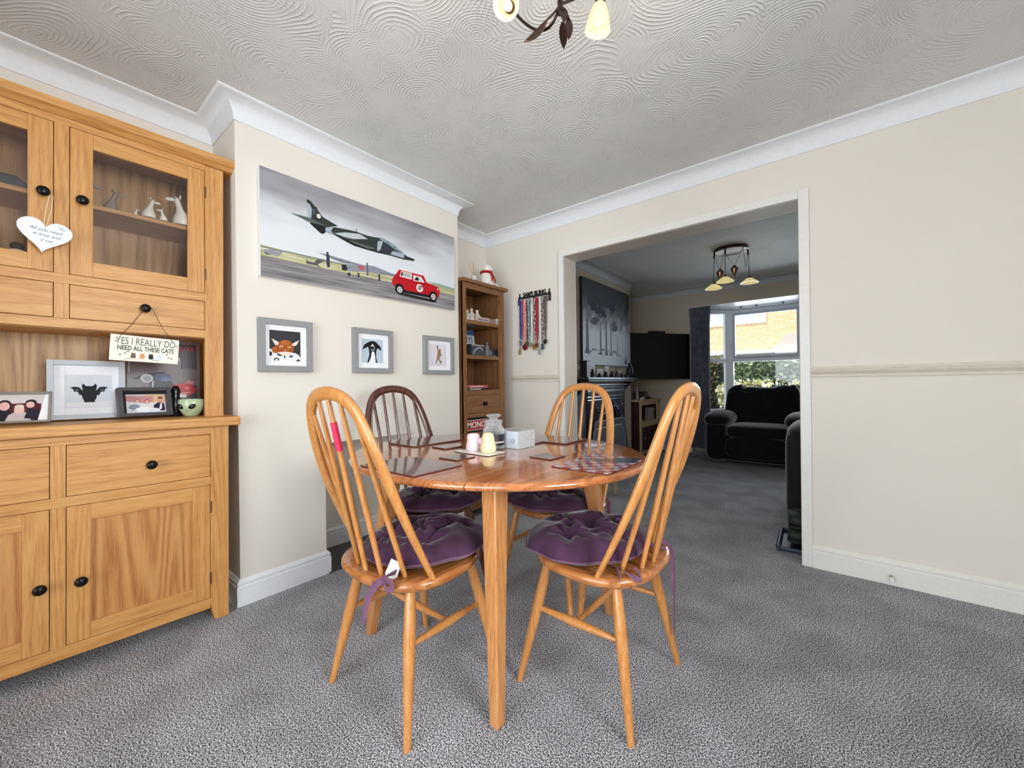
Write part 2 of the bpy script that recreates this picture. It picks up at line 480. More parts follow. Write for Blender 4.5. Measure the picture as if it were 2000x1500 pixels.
def win(name, w, h, sashes, fr=0.055, d=0.06):
    """frame in local xz, x 0..w, z 0..h, facing -y ; sashes = list of (x0,x1,z0,z1,opening)"""
    o = struct(bpy.data.objects.new(name, None)); COL.objects.link(o)
    b = B().box(0, fr, 0, d, 0, h).box(w - fr, w, 0, d, 0, h).box(fr, w - fr, 0, d, 0, fr).box(fr, w - fr, 0, d, h - fr, h)
    b.done('window_frame', UPVC, o, bevel=.004)
    for (x0, x1, z0, z1, op) in sashes:
        if op:
            s = 0.04
            sb = B().box(x0, x0 + s, -.018, .03, z0, z1).box(x1 - s, x1, -.018, .03, z0, z1).box(x0 + s, x1 - s, -.018, .03, z0, z0 + s).box(x0 + s, x1 - s, -.018, .03, z1 - s, z1)
            so = sb.done('sash', flat((196, 202, 214), .35), o, bevel=.004)
            hb = B().box((x0 + x1) / 2 - .012, (x0 + x1) / 2 + .012, -.032, -.018, z0 + .008, z0 + .03).box((x0 + x1) / 2 - .012, (x0 + x1) / 2 + .09, -.04, -.03, z0 + .014, z0 + .026)
            hb.done('handle', flat((120, 122, 128), .3, .8), so, bevel=.002)
            gx0, gx1, gz0, gz1 = x0 + s, x1 - s, z0 + s, z1 - s
        else: gx0, gx1, gz0, gz1 = x0, x1, z0, z1
        B().box(gx0 - .004, gx1 + .004, .010, .016, gz0 - .004, gz1 + .004).done('glass', GLASS, o)
    return o


BZ0, BZ1 = 0.55, 2.075
BY = 6.68
# bay front: two units, the left one visible
o = win('window_1', 1.22, BZ1 - BZ0, [(.055, 1.165, .80, 1.47, True), (.055, 1.165, .055, .75, False)])
o.location = (-1.225 - .0, BY, BZ0)
B().box(.055, 1.165, 0, .06, .75, .80).done('transom', UPVC, o, bevel=.004)
o.scale = (0.72, 1, 1)
o2 = win('window_2', 0.88, BZ1 - BZ0, [(.055, .825, .80, 1.47, True), (.055, .825, .055, .75, False)])
o2.location = (-.34, BY, BZ0)
B().box(.055, .825, 0, .06, .75, .80).done('transom', UPVC, o2, bevel=.004)
# splayed sides
_m = math
for nm, xa, ya, xb, yb in (('window_3', -1.60, 6.30, -1.24, BY + .02), ('window_4', .55, BY + .02, .90, 6.30)):
    L = _m.hypot(xb - xa, yb - ya)
    o = win(nm, L, BZ1 - BZ0, [(.055, L - .055, .80, 1.47, False), (.055, L - .055, .055, .75, False)])
    B().box(.055, L - .055, 0, .06, .75, .80).done('transom', UPVC, o, bevel=.004)
    o.location = (xa, ya, BZ0); o.rotation_euler = (0, 0, _m.atan2(yb - ya, xb - xa))
struct(B().box(-1.285, -1.20, BY - .01, BY + .075, BZ0, BZ1).box(.52, .60, BY - .01, BY + .075, BZ0, BZ1).done('trim_3', UPVC, bevel=.01))
# bay dwarf wall, sill, ceiling boards
bayp = [(-1.62, 6.30), (-1.24, BY), (.55, BY), (.92, 6.30)]
outp = [(.98, 6.30), (.98, 6.36), (.60, BY + .12), (-1.29, BY + .12), (-1.68, 6.36), (-1.68, 6.30)]
struct(B().prism(bayp + outp, 'xy', 0, BZ0).done('wall_bay', WALLD))
struct(B().prism(bayp + [(.80, 6.30), (.52, BY - .10), (-1.20, BY - .10), (-1.50, 6.30)], 'xy', BZ0, BZ0 + .03).done('trim_4', WHITE, bevel=.004))
bb = B()
bb.box(-1.62, .92, YF - .004, 6.30, BZ1 + .002, BZ1 + .01)
for i in range(9):
    y0 = 6.30 + i * .067
    bb.box(-1.70, 1.0, y0 + .003, y0 + .067, BZ1 + .002, BZ1 + .05)
bb.box(-1.70, 1.0, 6.30, 6.92, BZ1 + .012, BZ1 + .12)
struct(bb.done('ceiling_bay', UPVC, bevel=.003))
# patio doors behind the camera, unseen window added for the side fill lamp
o = win('fill_window', 1.1, 1.1, [(.055, 1.045, .055, 1.045, False)]); o.location = (XR + .1, .9, .95); o.rotation_euler = (0, 0, -_m.pi / 2)
dr = struct(bpy.data.objects.new('door_1', None)); COL.objects.link(dr)
for k in range(2):
    x0 = -1.55 + k * 1.2
    B().box(x0, x0 + .07, YR - .1, YR - .04, 0, 2.12).box(x0 + 1.13, x0 + 1.2, YR - .1, YR - .04, 0, 2.12).box(x0 + .07, x0 + 1.13, YR - .1, YR - .04, 0, .1).box(x0 + .07, x0 + 1.13, YR - .1, YR - .04, 2.04, 2.12).done('door_frame', UPVC, dr, bevel=.004)
    B().box(x0 + .07, x0 + 1.13, YR - .075, YR - .065, .1, 2.04).done('glass', GLASS, dr)

# coving, skirting, dado
zb = 2.267
prof = [(0, C), (0.088, C), (0.088, C - .006), (0.080, C - .010)]
for i in range(9):
    a = math.radians(90 * i / 8)
    prof.append((0.080 - 0.074 * math.sin(a), zb + .008 + (C - .010 - zb - .008) * math.cos(a)))
prof += [(0.006, zb), (0, zb)]
cp = [(XR, YB), (XL, YB), (XL, CH1), (XC, CH1), (XC, CH0), (XL, CH0), (XL, YR), (XR, YR)]
struct(sweep(cp, prof, True).done('trim_5', COVE, smooth=True))
cp = [(XR, YF), (XL, YF), (XL, LC1), (XC, LC1), (XC, LC0), (XL, LC0), (XL, YB2), (XR, YB2)]
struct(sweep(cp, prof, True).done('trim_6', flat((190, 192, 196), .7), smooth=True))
sp = [(0, 0), (0.018, 0), (0.018, .088), (0.012, .094), (0.016, .099), (0.016, .107), (0.010, .115), (0.004, .122), (0, .122)]
struct(sweep([(XR, YB), (-.109, YB)], sp).done('baseboard_back', TRIMW))
struct(sweep([(-1.712, YB), (XL, YB), (XL, CH1), (XC, CH1), (XC, 1.646), (-2.498, 1.646), (-2.498, 1.057), (XC, 1.057), (XC, CH0), (XL, CH0), (XL, YR), (-1.55, YR)], sp).done('baseboard_left', flat((232, 234, 238), .35)))
struct(sweep([(.85, YR), (XR, YR), (XR, YB)], sp).done('baseboard_right', TRIMW))
struct(sweep([(-1.62, YF), (XL, YF), (XL, LC1), (XC, LC1), (XC, LC0), (XL, LC0), (XL, YB2), (-1.712, YB2)], sp).done('baseboard_living', TRIMW))
dp = [(0, 1.034), (0.006, 1.034), (0.009, 1.040), (0.006, 1.048), (0.012, 1.055), (0.022, 1.064), (0.012, 1.072), (0.018, 1.080), (0.014, 1.090), (0, 1.092)]
DADO = flat((222, 214, 200), .5)
struct(sweep([(XR, YB), (-.109, YB)], dp).done('trim_7', DADO))
struct(sweep([(-1.712, YB), (XL + .3, YB)], dp).done('trim_8', DADO))
# spring door stop on the skirting
t = thing('door_stop', 'small metal door stop fixed to the white skirting right of the wide opening', 'door stop', (.20, YB - .018, .045))
B().lathe([(.006, 0), (.006, -.045)], seg=10, axis='y').done('stem', flat((150, 140, 120), .35, .8), t, smooth=True)
B().lathe([(.011, -.042), (.012, -.05), (.009, -.056)], seg=12, axis='y').done('tip', flat((230, 230, 225), .4), t, smooth=True)

# ================================================================ OAK DRESSER
# local frame: +x out of the front, y along the width (0 at the right end), z up
DZ, DT = math.radians(-1.5), math.radians(-0.55)
DR = Matrix.Rotation(DZ, 4, 'Z') @ Matrix.Rotation(DT, 4, 'X')
DP = Vector((-2.129, 0.591, 0.0))


def dloc(x, y, z):
    return DP + (DR @ Vector((x, y, z)))


def drot(extra=None):
    m = DR.to_3x3()
    if extra is not None: m = m @ extra
    return m.to_euler()


dresser = thing('oak_dresser', 'large oak dresser with glazed doors above cupboards against the left wall', 'dresser', DP, rot=drot())
W = 1.017


def knob(parent, x, y, z, r=0.017):
    o = B().lathe([(.006, 0), (.006, .010), (.010, .014), (r, .020), (r * 1.03, .026), (r * .8, .032), (r * .35, .0345), (.001, .035)], (0, 0, 0), 20, 'x').done('knob', BLACKM, parent, smooth=True, loc=(x, y, z))
    return o


DB = 0.36
def boards(name, mat, parent, boxes, bevel=.001):
    for q in boxes: B().box(*q).done(name, mat, parent, bevel=bevel)


boards('side_panel', OAK['z'], dresser, [(-DB, -.022, -.022, 0, .10, .845), (-DB, -.022, -W, -W + .022, .10, .845)])
boards('base_panel', OAK['y'], dresser, [(-DB, -.022, -W + .022, -.022, .085, .105)])
boards('back_panel', OAKB, dresser, [(-DB, -DB + .010, -W + .022, -.022, .105, .845)])
boards('divider', OAK['y'], dresser, [(-DB + .011, -.03, -W + .022, -.022, .600, .618)])
boards('rail', OAK['y'], dresser, [(-.022, 0, -W, -.067, .056, .100), (-.022, 0, -W + .067, -.067, .594, .630), (-.022, 0, -W + .067, -.067, .815, .846)])
boards('stile', OAK['z'], dresser, [(-.022, 0, -.527, -.490, .100, .594), (-.022, 0, -.527, -.490, .630, .815)])
for y0, y1, s in ((-.067, 0, 1), (-W, -W + .067, -1)):
    for x0, x1, nm in ((-.045, .001, 'leg'), (-DB, -DB + .045, 'leg')):
        if s == 1: poly = [(y1, .847), (y0, .847), (y0, .072), (y0 + .016, 0.0), (y1, 0.0)]
        else: poly = [(y0, .847), (y1, .847), (y1, .072), (y1 - .016, 0.0), (y0, 0.0)]
        B().prism(poly, 'yz', x0, x1).done(nm, OAK['z'], dresser, bevel=.0015)
B().box(-DB - .01, .024, -W - .040, .040, .848, .888).done('worktop', OAK['y'], dresser, bevel=.006, seg=3)


def panel_door(y0, y1, z0, z1, x1, glazed=False, kn=None, hinge=None, name='door'):
    g = .0018; y0 += g; y1 -= g; z0 += g; z1 -= g
    wd, wr = .060, .058
    d = B().box(x1 - .020, x1, y0, y0 + wd, z0, z1).box(x1 - .020, x1, y1 - wd, y1, z0, z1).box(x1 - .020, x1 - .0004, y0 + wd, y1 - wd, z0, z0 + wr, 1).box(x1 - .020, x1 - .0004, y0 + wd, y1 - wd, z1 - wr, z1, 1).done(name, [OAK['z'], OAK['y']], dresser, bevel=.0012)
    if glazed:
        B().box(x1 - .012, x1 - .008, y0 + wd - .004, y1 - wd + .004, z0 + wr - .004, z1 - wr + .004).done('glass', CABGLASS, d)
    else:
        B().box(x1 - .016, x1 - .009, y0 + wd - .004, y1 - wd + .004, z0 + wr - .004, z1 - wr + .004).done('panel', OAKP, d)
    if kn: knob(d, x1, *kn)
    if hinge:
        for zz in (z0 + .06, z1 - .12):
            B().lathe([(.0035, zz), (.0035, zz + .05)], (x1 + .001, hinge, 0), 8).done('hinge', flat((112, 96, 78), .35, .9), d, smooth=True)
    return d


panel_door(-.490, -.067, .100, .594, .0, kn=(-.453, .322), hinge=-.0665)
panel_door(-.950, -.527, .100, .594, .0, kn=(-.550, .328), hinge=-.950)


def drawer(y0, y1, z0, z1, x1, ks):
    g = .0018
    d = B().box(x1 - .25, x1, y0 + g, y1 - g, z0 + g, z1 - g).done('drawer', OAK['y'], dresser, bevel=.0012)
    for k in ks: knob(d, x1, *k)
    return d


drawer(-.490, -.067, .630, .815, .0, [(-.262, .713)])
drawer(-.950, -.527, .630, .815, .0, [(-.755, .713)])
# upper part
UX = -.088
boards('side_panel', OAK['z'], dresser, [(-DB, UX - .022, -.020, .002, .888, 2.026), (-DB, UX - .022, -W - .002, -W + .020, .888, 2.026)])
boards('shelf', OAK['y'], dresser, [(-DB + .008, UX - .022, -W + .02, -.02, 1.240, 1.258), (-DB + .008, UX - .022, -W + .02, -.02, 1.418, 1.434), (-DB + .008, UX - .022, -W + .02, -.02, 2.005, 2.02),
                                    (-DB + .008, UX - .030, -W + .02, -.516, 1.722, 1.739), (-DB + .008, UX - .030, -.500, -.02, 1.722, 1.739)])
boards('divider', OAK['z'], dresser, [(-DB + .008, UX - .022, -.516, -.500, 1.434, 2.005)])
boards('back_panel', OAKB, dresser, [(-DB, -DB + .008, -W + .02, -.02, .888, 2.01)])
boards('rail', OAK['y'], dresser, [(UX - .022, UX, -W + .067, -.067, 1.243, 1.279), (UX - .022, UX, -W + .067, -.067, 1.408, 1.444), (UX - .022, UX, -W + .067, -.067, 2.001, 2.028)])
boards('stile', OAK['z'], dresser, [(UX - .022, UX, -.518, -.480, 1.279, 1.408), (UX - .022, UX, -.518, -.480, 1.444, 2.001), (UX - .022, UX + .001, -.067, .002, .888, 2.026), (UX - .022, UX + .001, -W - .002, -W + .067, .888, 2.026)])
g = .0018
for (a, b_, kk) in ((-.480, -.067, (-.270, 1.345)), (-.951, -.518, (-.745, 1.345))):
    d = B().box(UX - .20, UX, a + g, b_ - g, 1.279 + g, 1.408 - g).done('drawer', OAK['y'], dresser, bevel=.0012)
    knob(d, UX, *kk)
panel_door(-.480, -.067, 1.444, 2.001, UX, True, kn=(-.447, 1.728), hinge=-.0665)
panel_door(-.951, -.518, 1.444, 2.001, UX, True, kn=(-.543, 1.728), hinge=-.951)
cr = [(-DB, 2.028), (UX, 2.028), (UX + .006, 2.028), (UX + .022, 2.040), (UX + .036, 2.047), (UX + .036, 2.075), (-DB, 2.075)]
B().prism(cr, 'xz', -W - .045, .045).done('cornice', OAK['y'], dresser, bevel=.0015)

# ---------------------------------------------------------------- things on the dresser
TOPZ = .8885


def frame_thing(name, label, cat, loc, rot, w, h, bar, depth, fmat, rebate=0.012, mat_in=None, polys=None, base=(240, 240, 244), pic=None, group=None, mount=None):
    """picture frame standing in local yz, back at x=0; front at x=depth. pic=(u0,u1,v0,v1) of the picture"""
    t = thing(name, label, cat, loc, rot=rot, group=group)
    b = B().box(0, depth, 0, bar, 0, h).box(0, depth, w - bar, w, 0, h).box(0, depth, bar, w - bar, 0, bar).box(0, depth, bar, w - bar, h - bar, h)
    b.done('frame', fmat, t, bevel=.0012)
    fx = depth - rebate
    B().box(0.000, 0.001, bar - .002, w - bar + .002, bar - .002, h - bar + .002).done('backing', flat((90, 80, 70), .8), t)
    if mount:
        u0, u1, v0, v1 = pic
        m = B().box(fx - .005, fx - .002, bar, u0, bar, h - bar).box(fx - .005, fx - .002, u1, w - bar, bar, h - bar).box(fx - .005, fx - .002, u0, u1, bar, v0).box(fx - .005, fx - .002, u0, u1, v1, h - bar)
        m.done('mount', mount, t, bevel=.0008)
    u0, u1, v0, v1 = pic
    a = art('photograph', [(c, [(u - u0, v - v0) for u, v in p]) for c, p in polys], t, fx - .0045, flat(base, .5, spec=.3), u1 - u0, v1 - v0)
    a.location = (0, u0, v0)
    return t


GREYF = flat((158, 160, 166), .55)
# bat frame
k = Matrix.Rotation(math.radians(-9), 3, 'Y')
BAT = [(.0, .28), (.10, .40), (.22, .33), (.27, .20), (.27, .40), (.33, .52), (.36, .42), (.44, .42), (.47, .52), (.53, .40), (.53, .20), (.60, .33), (.74, .40), (.84, .28)]


def batpoly(cx, cz, s):
    pts = [(-.50, .20), (-.40, .24), (-.27, .22), (-.17, .08), (-.20, .27), (-.17, .36), (-.08, .26), (.08, .26), (.17, .36), (.20, .27), (.17, .08), (.27, .22), (.40, .24), (.50, .20),
           (.42, .14), (.40, .04), (.30, .04), (.26, -.10), (.20, -.08), (.18, -.22), (.14, -.30), (.14, -.36), (.02, -.36), (0, -.34), (-.02, -.36), (-.14, -.36), (-.14, -.30), (-.18, -.20), (-.20, -.08), (-.26, -.08), (-.30, .04), (-.40, .05), (-.42, .14)]
    return [(cx + a * s, cz + b * s) for a, b in pts]


frame_thing('picture_frame', 'grey wooden frame with a black bat picture standing on the dresser worktop', 'picture frame', dloc(-.235, -.535, TOPZ + .003), drot(k), .222, .240, .019, .022, flat((196, 202, 210), .5),
            pic=(.048, .182, .048, .182), mount=flat((244, 245, 250), .6), base=(218, 224, 234),
            polys=[((236, 238, 243), [(.05, .05), (.18, .05), (.18, .075), (.05, .068)]), ((44, 45, 50), batpoly(.116, .108, .108)),
                   ((96, 98, 104), [(.073, .122), (.083, .126), (.086, .118), (.078, .112)]), ((96, 98, 104), [(.150, .126), (.160, .122), (.154, .112), (.147, .118)])])
# dark deep frame with faded photo
k = Matrix.Rotation(math.radians(10), 3, 'Z') @ Matrix.Rotation(math.radians(-14), 3, 'Y')
frame_thing('picture_frame', 'black wooden box frame holding a pale group photo, right of the bat picture', 'picture frame', dloc(-.155, -.345, TOPZ + .004), drot(k), .175, .124, .014, .034, flat((70, 70, 76), .35), rebate=.026,
            pic=(.014, .161, .014, .110), base=(232, 226, 230),
            polys=[((40, 40, 44), [(0, 0), (.03, 0), (.03, .13), (0, .13)]), ((40, 40, 44), [(.03, .10), (.175, .10), (.175, .13), (.03, .13)]),
                   ((226, 190, 150), [(.09, .062), (.161, .062), (.161, .098), (.09, .098)]), ((206, 150, 150), [(.03, .07), (.09, .062), (.12, .068), (.12, .09), (.03, .095)]),
                   ((150, 160, 180), ell(.055, .045, .018, .012)), ((190, 90, 100), ell(.098, .068, .008, .010)), ((236, 205, 196), ell(.098, .066, .005, .007)),
                   ((190, 100, 110), ell(.066, .072, .007, .008)), ((240, 214, 205), ell(.066, .070, .0045, .006)),
                   ((48, 44, 66), [(.118, .026), (.157, .026), (.155, .058), (.135, .062), (.120, .052)]), ((250, 244, 240), [(.136, .03), (.142, .058), (.148, .058), (.146, .034)]),
                   ((225, 160, 150), ell(.143, .072, .008, .011)), ((110, 34, 40), [(.135, .080), (.151, .080), (.150, .086), (.137, .087)]),
                   ((250, 250, 252), ell(.085, .032, .03, .012)), ((236, 240, 246), ell(.12, .028, .02, .010))])
# family photo at the left edge
k = Matrix.Rotation(math.radians(-6), 3, 'Z') @ Matrix.Rotation(math.radians(-22), 3, 'Y')
frame_thing('picture_frame', 'thin silver frame with a family photo, left of the bat picture', 'picture frame', dloc(-.115, -.705, TOPZ + .004), drot(k), .182, .118, .008, .014, flat((150, 142, 136), .3, .6), rebate=.006,
            pic=(.008, .174, .008, .110), base=(206, 198, 196),
            polys=[((86, 38, 46), [(.01, .01), (.158, .01), (.156, .074), (.135, .078), (.01, .072)]), ((240, 240, 244), [(.150, .01), (.174, .01), (.174, .11), (.165, .11)]),
                   ((38, 34, 42), [(.02, .008), (.09, .008), (.085, .05), (.06, .066), (.03, .05)]), ((44, 30, 34), ell(.072, .070, .016, .020)), ((226, 178, 170), ell(.072, .066, .012, .016)),
                   ((196, 182, 180), [(.075, .008), (.135, .008), (.130, .035), (.115, .045), (.098, .045), (.082, .032)]), ((226, 186, 176), ell(.106, .052, .012, .017)), ((222, 200, 190), ell(.106, .064, .011, .008)),
                   ((42, 38, 52), [(.118, .02), (.150, .012), (.152, .05), (.128, .060)]), ((34, 24, 28), ell(.132, .078, .013, .012)), ((228, 182, 172), ell(.131, .070, .010, .012)),
                   ((30, 30, 34), ell(.03, .07, .013, .018)), ((220, 176, 166), ell(.032, .066, .010, .014))])
# metal plate with motorbike
k = Matrix.Rotation(math.radians(-4), 3, 'Y')
t = thing('metal_picture_plate', 'printed metal plate of a red sidecar motorbike leaning at the back of the dresser', 'picture', dloc(-.318, -.300, TOPZ + .002), rot=drot(k))


def rrect(w, h, r, n=5):
    p = []
    for cx, cy, a in ((w - r, h - r, 0), (r, h - r, 90), (r, r, 180), (w - r, r, 270)):
        for i in range(n + 1):
            q = math.radians(a + 90 * i / n); p.append((cx + r * math.cos(q), cy + r * math.sin(q)))
    return p


mats = [flat((124, 112, 116), .35)]
b = B().prism(rrect(.262, .350, .014), 'yz', 0, .002, 0)
pl = [((214, 206, 204), [(.006, .20), (.006, .344), (.010, .344), (.010, .20)]), ((64, 56, 60), [(.02, .26), (.25, .26), (.25, .34), (.02, .34)]), ((120, 108, 112), [(.03, .20), (.14, .20), (.14, .27), (.03, .27)]),
      ((168, 160, 160), [(.13, .262), (.185, .255), (.19, .272), (.13, .282)]), ((44, 40, 44), [(.19, .22), (.25, .22), (.25, .33), (.20, .33)])]
for i in range(7):
    pl.append(((104, 92, 98), [(.198 + .0075 * i, .16), (.201 + .0075 * i, .16), (.201 + .0075 * i, .32), (.198 + .0075 * i, .32)]))
pl += [((54, 50, 54), [(.01, .02), (.25, .02), (.25, .14), (.01, .13)]), ((132, 122, 124), [(.02, .17), (.08, .17), (.08, .20), (.02, .20)]),
       ((28, 28, 34), ell(.06, .085, .036, .040)), ((150, 30, 36), ell(.058, .112, .028, .022)), ((228, 210, 210), ell(.058, .104, .004, .012)),
       ((30, 32, 38), [(.08, .07), (.16, .06), (.165, .14), (.13, .185), (.085, .19), (.075, .14)]), ((56, 70, 110), ell(.125, .178, .030, .018)), ((90, 108, 150), ell(.132, .168, .018, .010)),
       ((24, 26, 30), [(.02, .172), (.07, .196), (.13, .204), (.13, .198), (.07, .186), (.03, .166)]), ((214, 216, 220), ell(.066, .172, .022, .020)), ((160, 166, 172), ell(.068, .170, .015, .013)),
       ((200, 204, 208), [(.082, .10), (.087, .10), (.090, .16), (.085, .16)]), ((186, 24, 34), ell(.195, .118, .052, .032)), ((236, 130, 130), ell(.212, .126, .008, .005)), ((226, 206, 206), [(.175, .098), (.225, .104), (.225, .107), (.175, .101)]),
       ((180, 120, 116), [(.205, .15), (.235, .142), (.238, .158), (.215, .166)])]
for i, (c, p) in enumerate(pl):
    m = flat(c, .35)
    if m not in mats: mats.append(m)
    b.prism(p, 'yz', .0015, .002 + .0002 * (i + 1), mats.index(m))
b.done('plate', mats, t)
text('ROUTE', .030, flat((214, 40, 40), .4), 'lettering', t, (.0095, .190, .315), FACE_X, shear=.3)
# green alien mug
t = thing('alien_mug', 'pale green alien head mug with big black eyes at the right end of the worktop', 'mug', dloc(-.150, -.105, TOPZ), rot=drot(Matrix.Rotation(math.radians(-38), 3, 'Z')))
GREEN = flat((178, 198, 160), .15)
rs = []
for z, rx, ry in ((0, .020, .020), (.004, .026, .026), (.018, .034, .036), (.036, .042, .046), (.055, .045, .050), (.072, .042, .048), (.078, .040, .046), (.078, .036, .042), (.05, .036, .04), (.01, .022, .022)):
    rs.append([(rx * math.cos(a), ry * math.sin(a), z) for a in [2 * math.pi * i / 28 for i in range(28)]])
B().rings(rs).done('mug_body', GREEN, t, smooth=True)
for s in (-1, 1):
    B().sq((.0375, s * .022, .046), (.007, .0165, .0105), 1, 1, 16, 10, rot=Matrix.Rotation(math.radians(s * -0), 3, 'X') @ Matrix.Rotation(math.radians(s * 28), 3, 'X')).done('eye', flat((14, 14, 16), .05), t, smooth=True)
B().sq((.043, 0, .030), (.004, .004, .006), 1, 1, 10, 8).done('nose', GREEN, t, smooth=True)
# small dark figure with tag behind the mug
t = thing('ornament', 'small black ornament with a pale tag standing behind the green alien mug', 'ornament', dloc(-.215, -.150, TOPZ), rot=drot())
B().lathe([(.020, 0), (.026, .01), (.027, .05), (.020, .08), (.016, .10), (.019, .115), (.012, .135), (.002, .14)], seg=20).done('ornament_body', flat((24, 24, 28), .2), t, smooth=True)
B().box(.020, .0215, .012, .036, .085, .100).done('paper_tag', flat((200, 200, 196), .7), t)
# hanging cat sign
k = Matrix.Rotation(math.radians(2.8), 3, 'X')
sgn = thing('hanging_sign', 'cream wooden sign about cats hanging by string from the upper drawer knob', 'sign', dloc(UX + .036, -.378, 1.128), rot=drot(k.inverted()))
B().box(0, .004, 0, .208, 0, .102).done('board', flat((238, 236, 220), .6), sgn, bevel=.001)
GT = flat((92, 88, 84), .7)
text('YES I REALLY DO', .040, GT, 'lettering', sgn, (.0042, .106, .078), FACE_X, width=.60)
text('NEED ALL THESE CATS', .0255, flat((52, 50, 50), .7), 'lettering', sgn, (.0042, .106, .051), FACE_X, width=.66, bold=.0004)
for i, c in enumerate(((104, 92, 74), (222, 150, 110), (34, 34, 36), (206, 220, 238))):
    u = .068 + i * .0265
    cat_p = [(u - .007, .014), (u - .008, .022), (u - .006, .027), (u - .0065, .036), (u - .003, .033), (u + .003, .033), (u + .0065, .036), (u + .006, .027), (u + .008, .022), (u + .007, .014), (u, .012)]
    c2 = B().prism(cat_p, 'yz', .004, .0044)
    sg = 1 if i > 1 else -1
    c2.prism([(u, .013), (u + sg * .008, .009), (u + sg * .022, .008), (u + sg * .023, .004), (u + sg * .024, .009), (u + sg * .008, .011)], 'yz', .004, .0043)
    c2.done('printed_cat', flat(c, .7), sgn)
hb = B()
for u, v in ((.016, .076), (.200, .076), (.030, .024), (.044, .030), (.052, .037), (.170, .036), (.176, .024), (.186, .020)):
    hb.prism([(u, v - .003), (u + .004, v + .001), (u + .002, v + .003), (u, v + .0015), (u - .002, v + .003), (u - .004, v + .001)], 'yz', .004, .0043)
hb.done('printed_hearts', GT, sgn)
kz = .217 + .003
B().tube([(.004, .024, .092), (.002, .060, .150), (-.002, .094, kz), (-.010, .106, kz + .013), (-.002, .118, kz), (.002, .150, .150), (.004, .188, .092)], .0011, 6).done('string', flat((70, 50, 34), .8), sgn)
# hanging heart
ht = thing('hanging_heart', 'white wooden heart with verse hanging from the left glazed door knob', 'decoration', dloc(UX + .038, -.540, 1.568), rot=drot(Matrix.Rotation(math.radians(-6), 3, 'X')))
hp = []
for i in range(44):
    a = 2 * math.pi * i / 44
    hp.append((.0041 * 16 * math.sin(a) ** 3, .0041 * (13 * math.cos(a) - 5 * math.cos(2 * a) - 2 * math.cos(3 * a) - math.cos(4 * a)) * 1.0))
hp = [(u * 1.0, v + .0) for u, v in hp]
B().prism(hp, 'yz', 0, .005).done('heart_board', flat((236, 240, 248), .5), ht, bevel=.001)
for i, (tx, zz) in enumerate((('All you need', .014), ('is love and', -.004), ('a cat', -.022))):
    text(tx, .0165, flat((120, 126, 130), .7), 'lettering', ht, (.0052, (.0, .004, .006)[i], zz), FACE_X, shear=.45, width=.92)
b = B()
for i in range(30):
    a = 2 * math.pi * i / 30
    u, v = .0034 * 16 * math.sin(a) ** 3, .0034 * (13 * math.cos(a) - 5 * math.cos(2 * a) - 2 * math.cos(3 * a) - math.cos(4 * a)) - .001
    b.box(.005, .0053, u - .0016, u + .0016, v - .0006, v + .0006)
b.done('printed_dots', flat((176, 190, 206), .7), ht)
b = B()
for cu, cv, s in ((.034, .034, .5), (.041, .030, .38)):
    q = [(cu + .011 * s * math.sin(a) ** 3, cv + .011 * s * (.8 * math.cos(a) - .3 * math.cos(2 * a))) for a in [2 * math.pi * i / 16 for i in range(17)]]
    b.tube([(.0053, u, v) for u, v in q], .0005, 5)
b.done('printed_heart_pair', flat((110, 116, 124), .7), ht)
B().tube([(.002, -.004, .020), (-.006, -.007, .09), (-.014, -.004, .148), (-.014, .004, .148), (-.006, .006, .09), (.004, 0, .020)], .0016, 6).done('string', flat((226, 204, 170), .9), ht)

# ornaments behind the glass
IV = flat((250, 247, 240), .25)


def llama(label, x, y, z, s, face=-1, dark=False, group='white animal ornaments in the dresser'):
    t = thing('llama_figurine', label, 'figurine', dloc(x, y, z), rot=drot())
    m = IV if not dark else flat((150, 140, 128), .4)
    rs = []
    for zz, cy, r1_, r2_ in ((0, 0, .34, .26), (.08, 0, .38, .28), (.25, .0, .33, .26), (.42, .02, .22, .19), (.55, .06, .15, .13), (.70, .10, .12, .11), (.82, .14, .13, .12), (.90, .17, .11, .11), (.95, .18, .05, .05)):
        rs.append([(r2_ * s * math.cos(a), face * cy * s + r1_ * s * .72 * math.sin(a), zz * s) for a in [2 * math.pi * i / 16 for i in range(16)]])
    B().rings(rs).done('figurine_body', m, t, smooth=True)
    B().sq((0, face * .31 * s, .83 * s), (.06 * s, .15 * s, .065 * s), 1, 1, 12, 8, rot=Matrix.Rotation(math.radians(-face * 10), 3, 'X')).done('muzzle', m, t, smooth=True)
    for q in (-1, 1):
        B().sq((q * .05 * s, face * .06 * s, .97 * s), (.03 * s, .03 * s, .07 * s), 1, 1, 8, 6).done('ear', m, t, smooth=True)
    if not dark:
        B().sq((.10 * s, face * .22 * s, .87 * s), (.02 * s, .03 * s, .02 * s), 1, 1, 8, 6).done('eye', flat((30, 28, 28), .3), t, smooth=True)
    return t


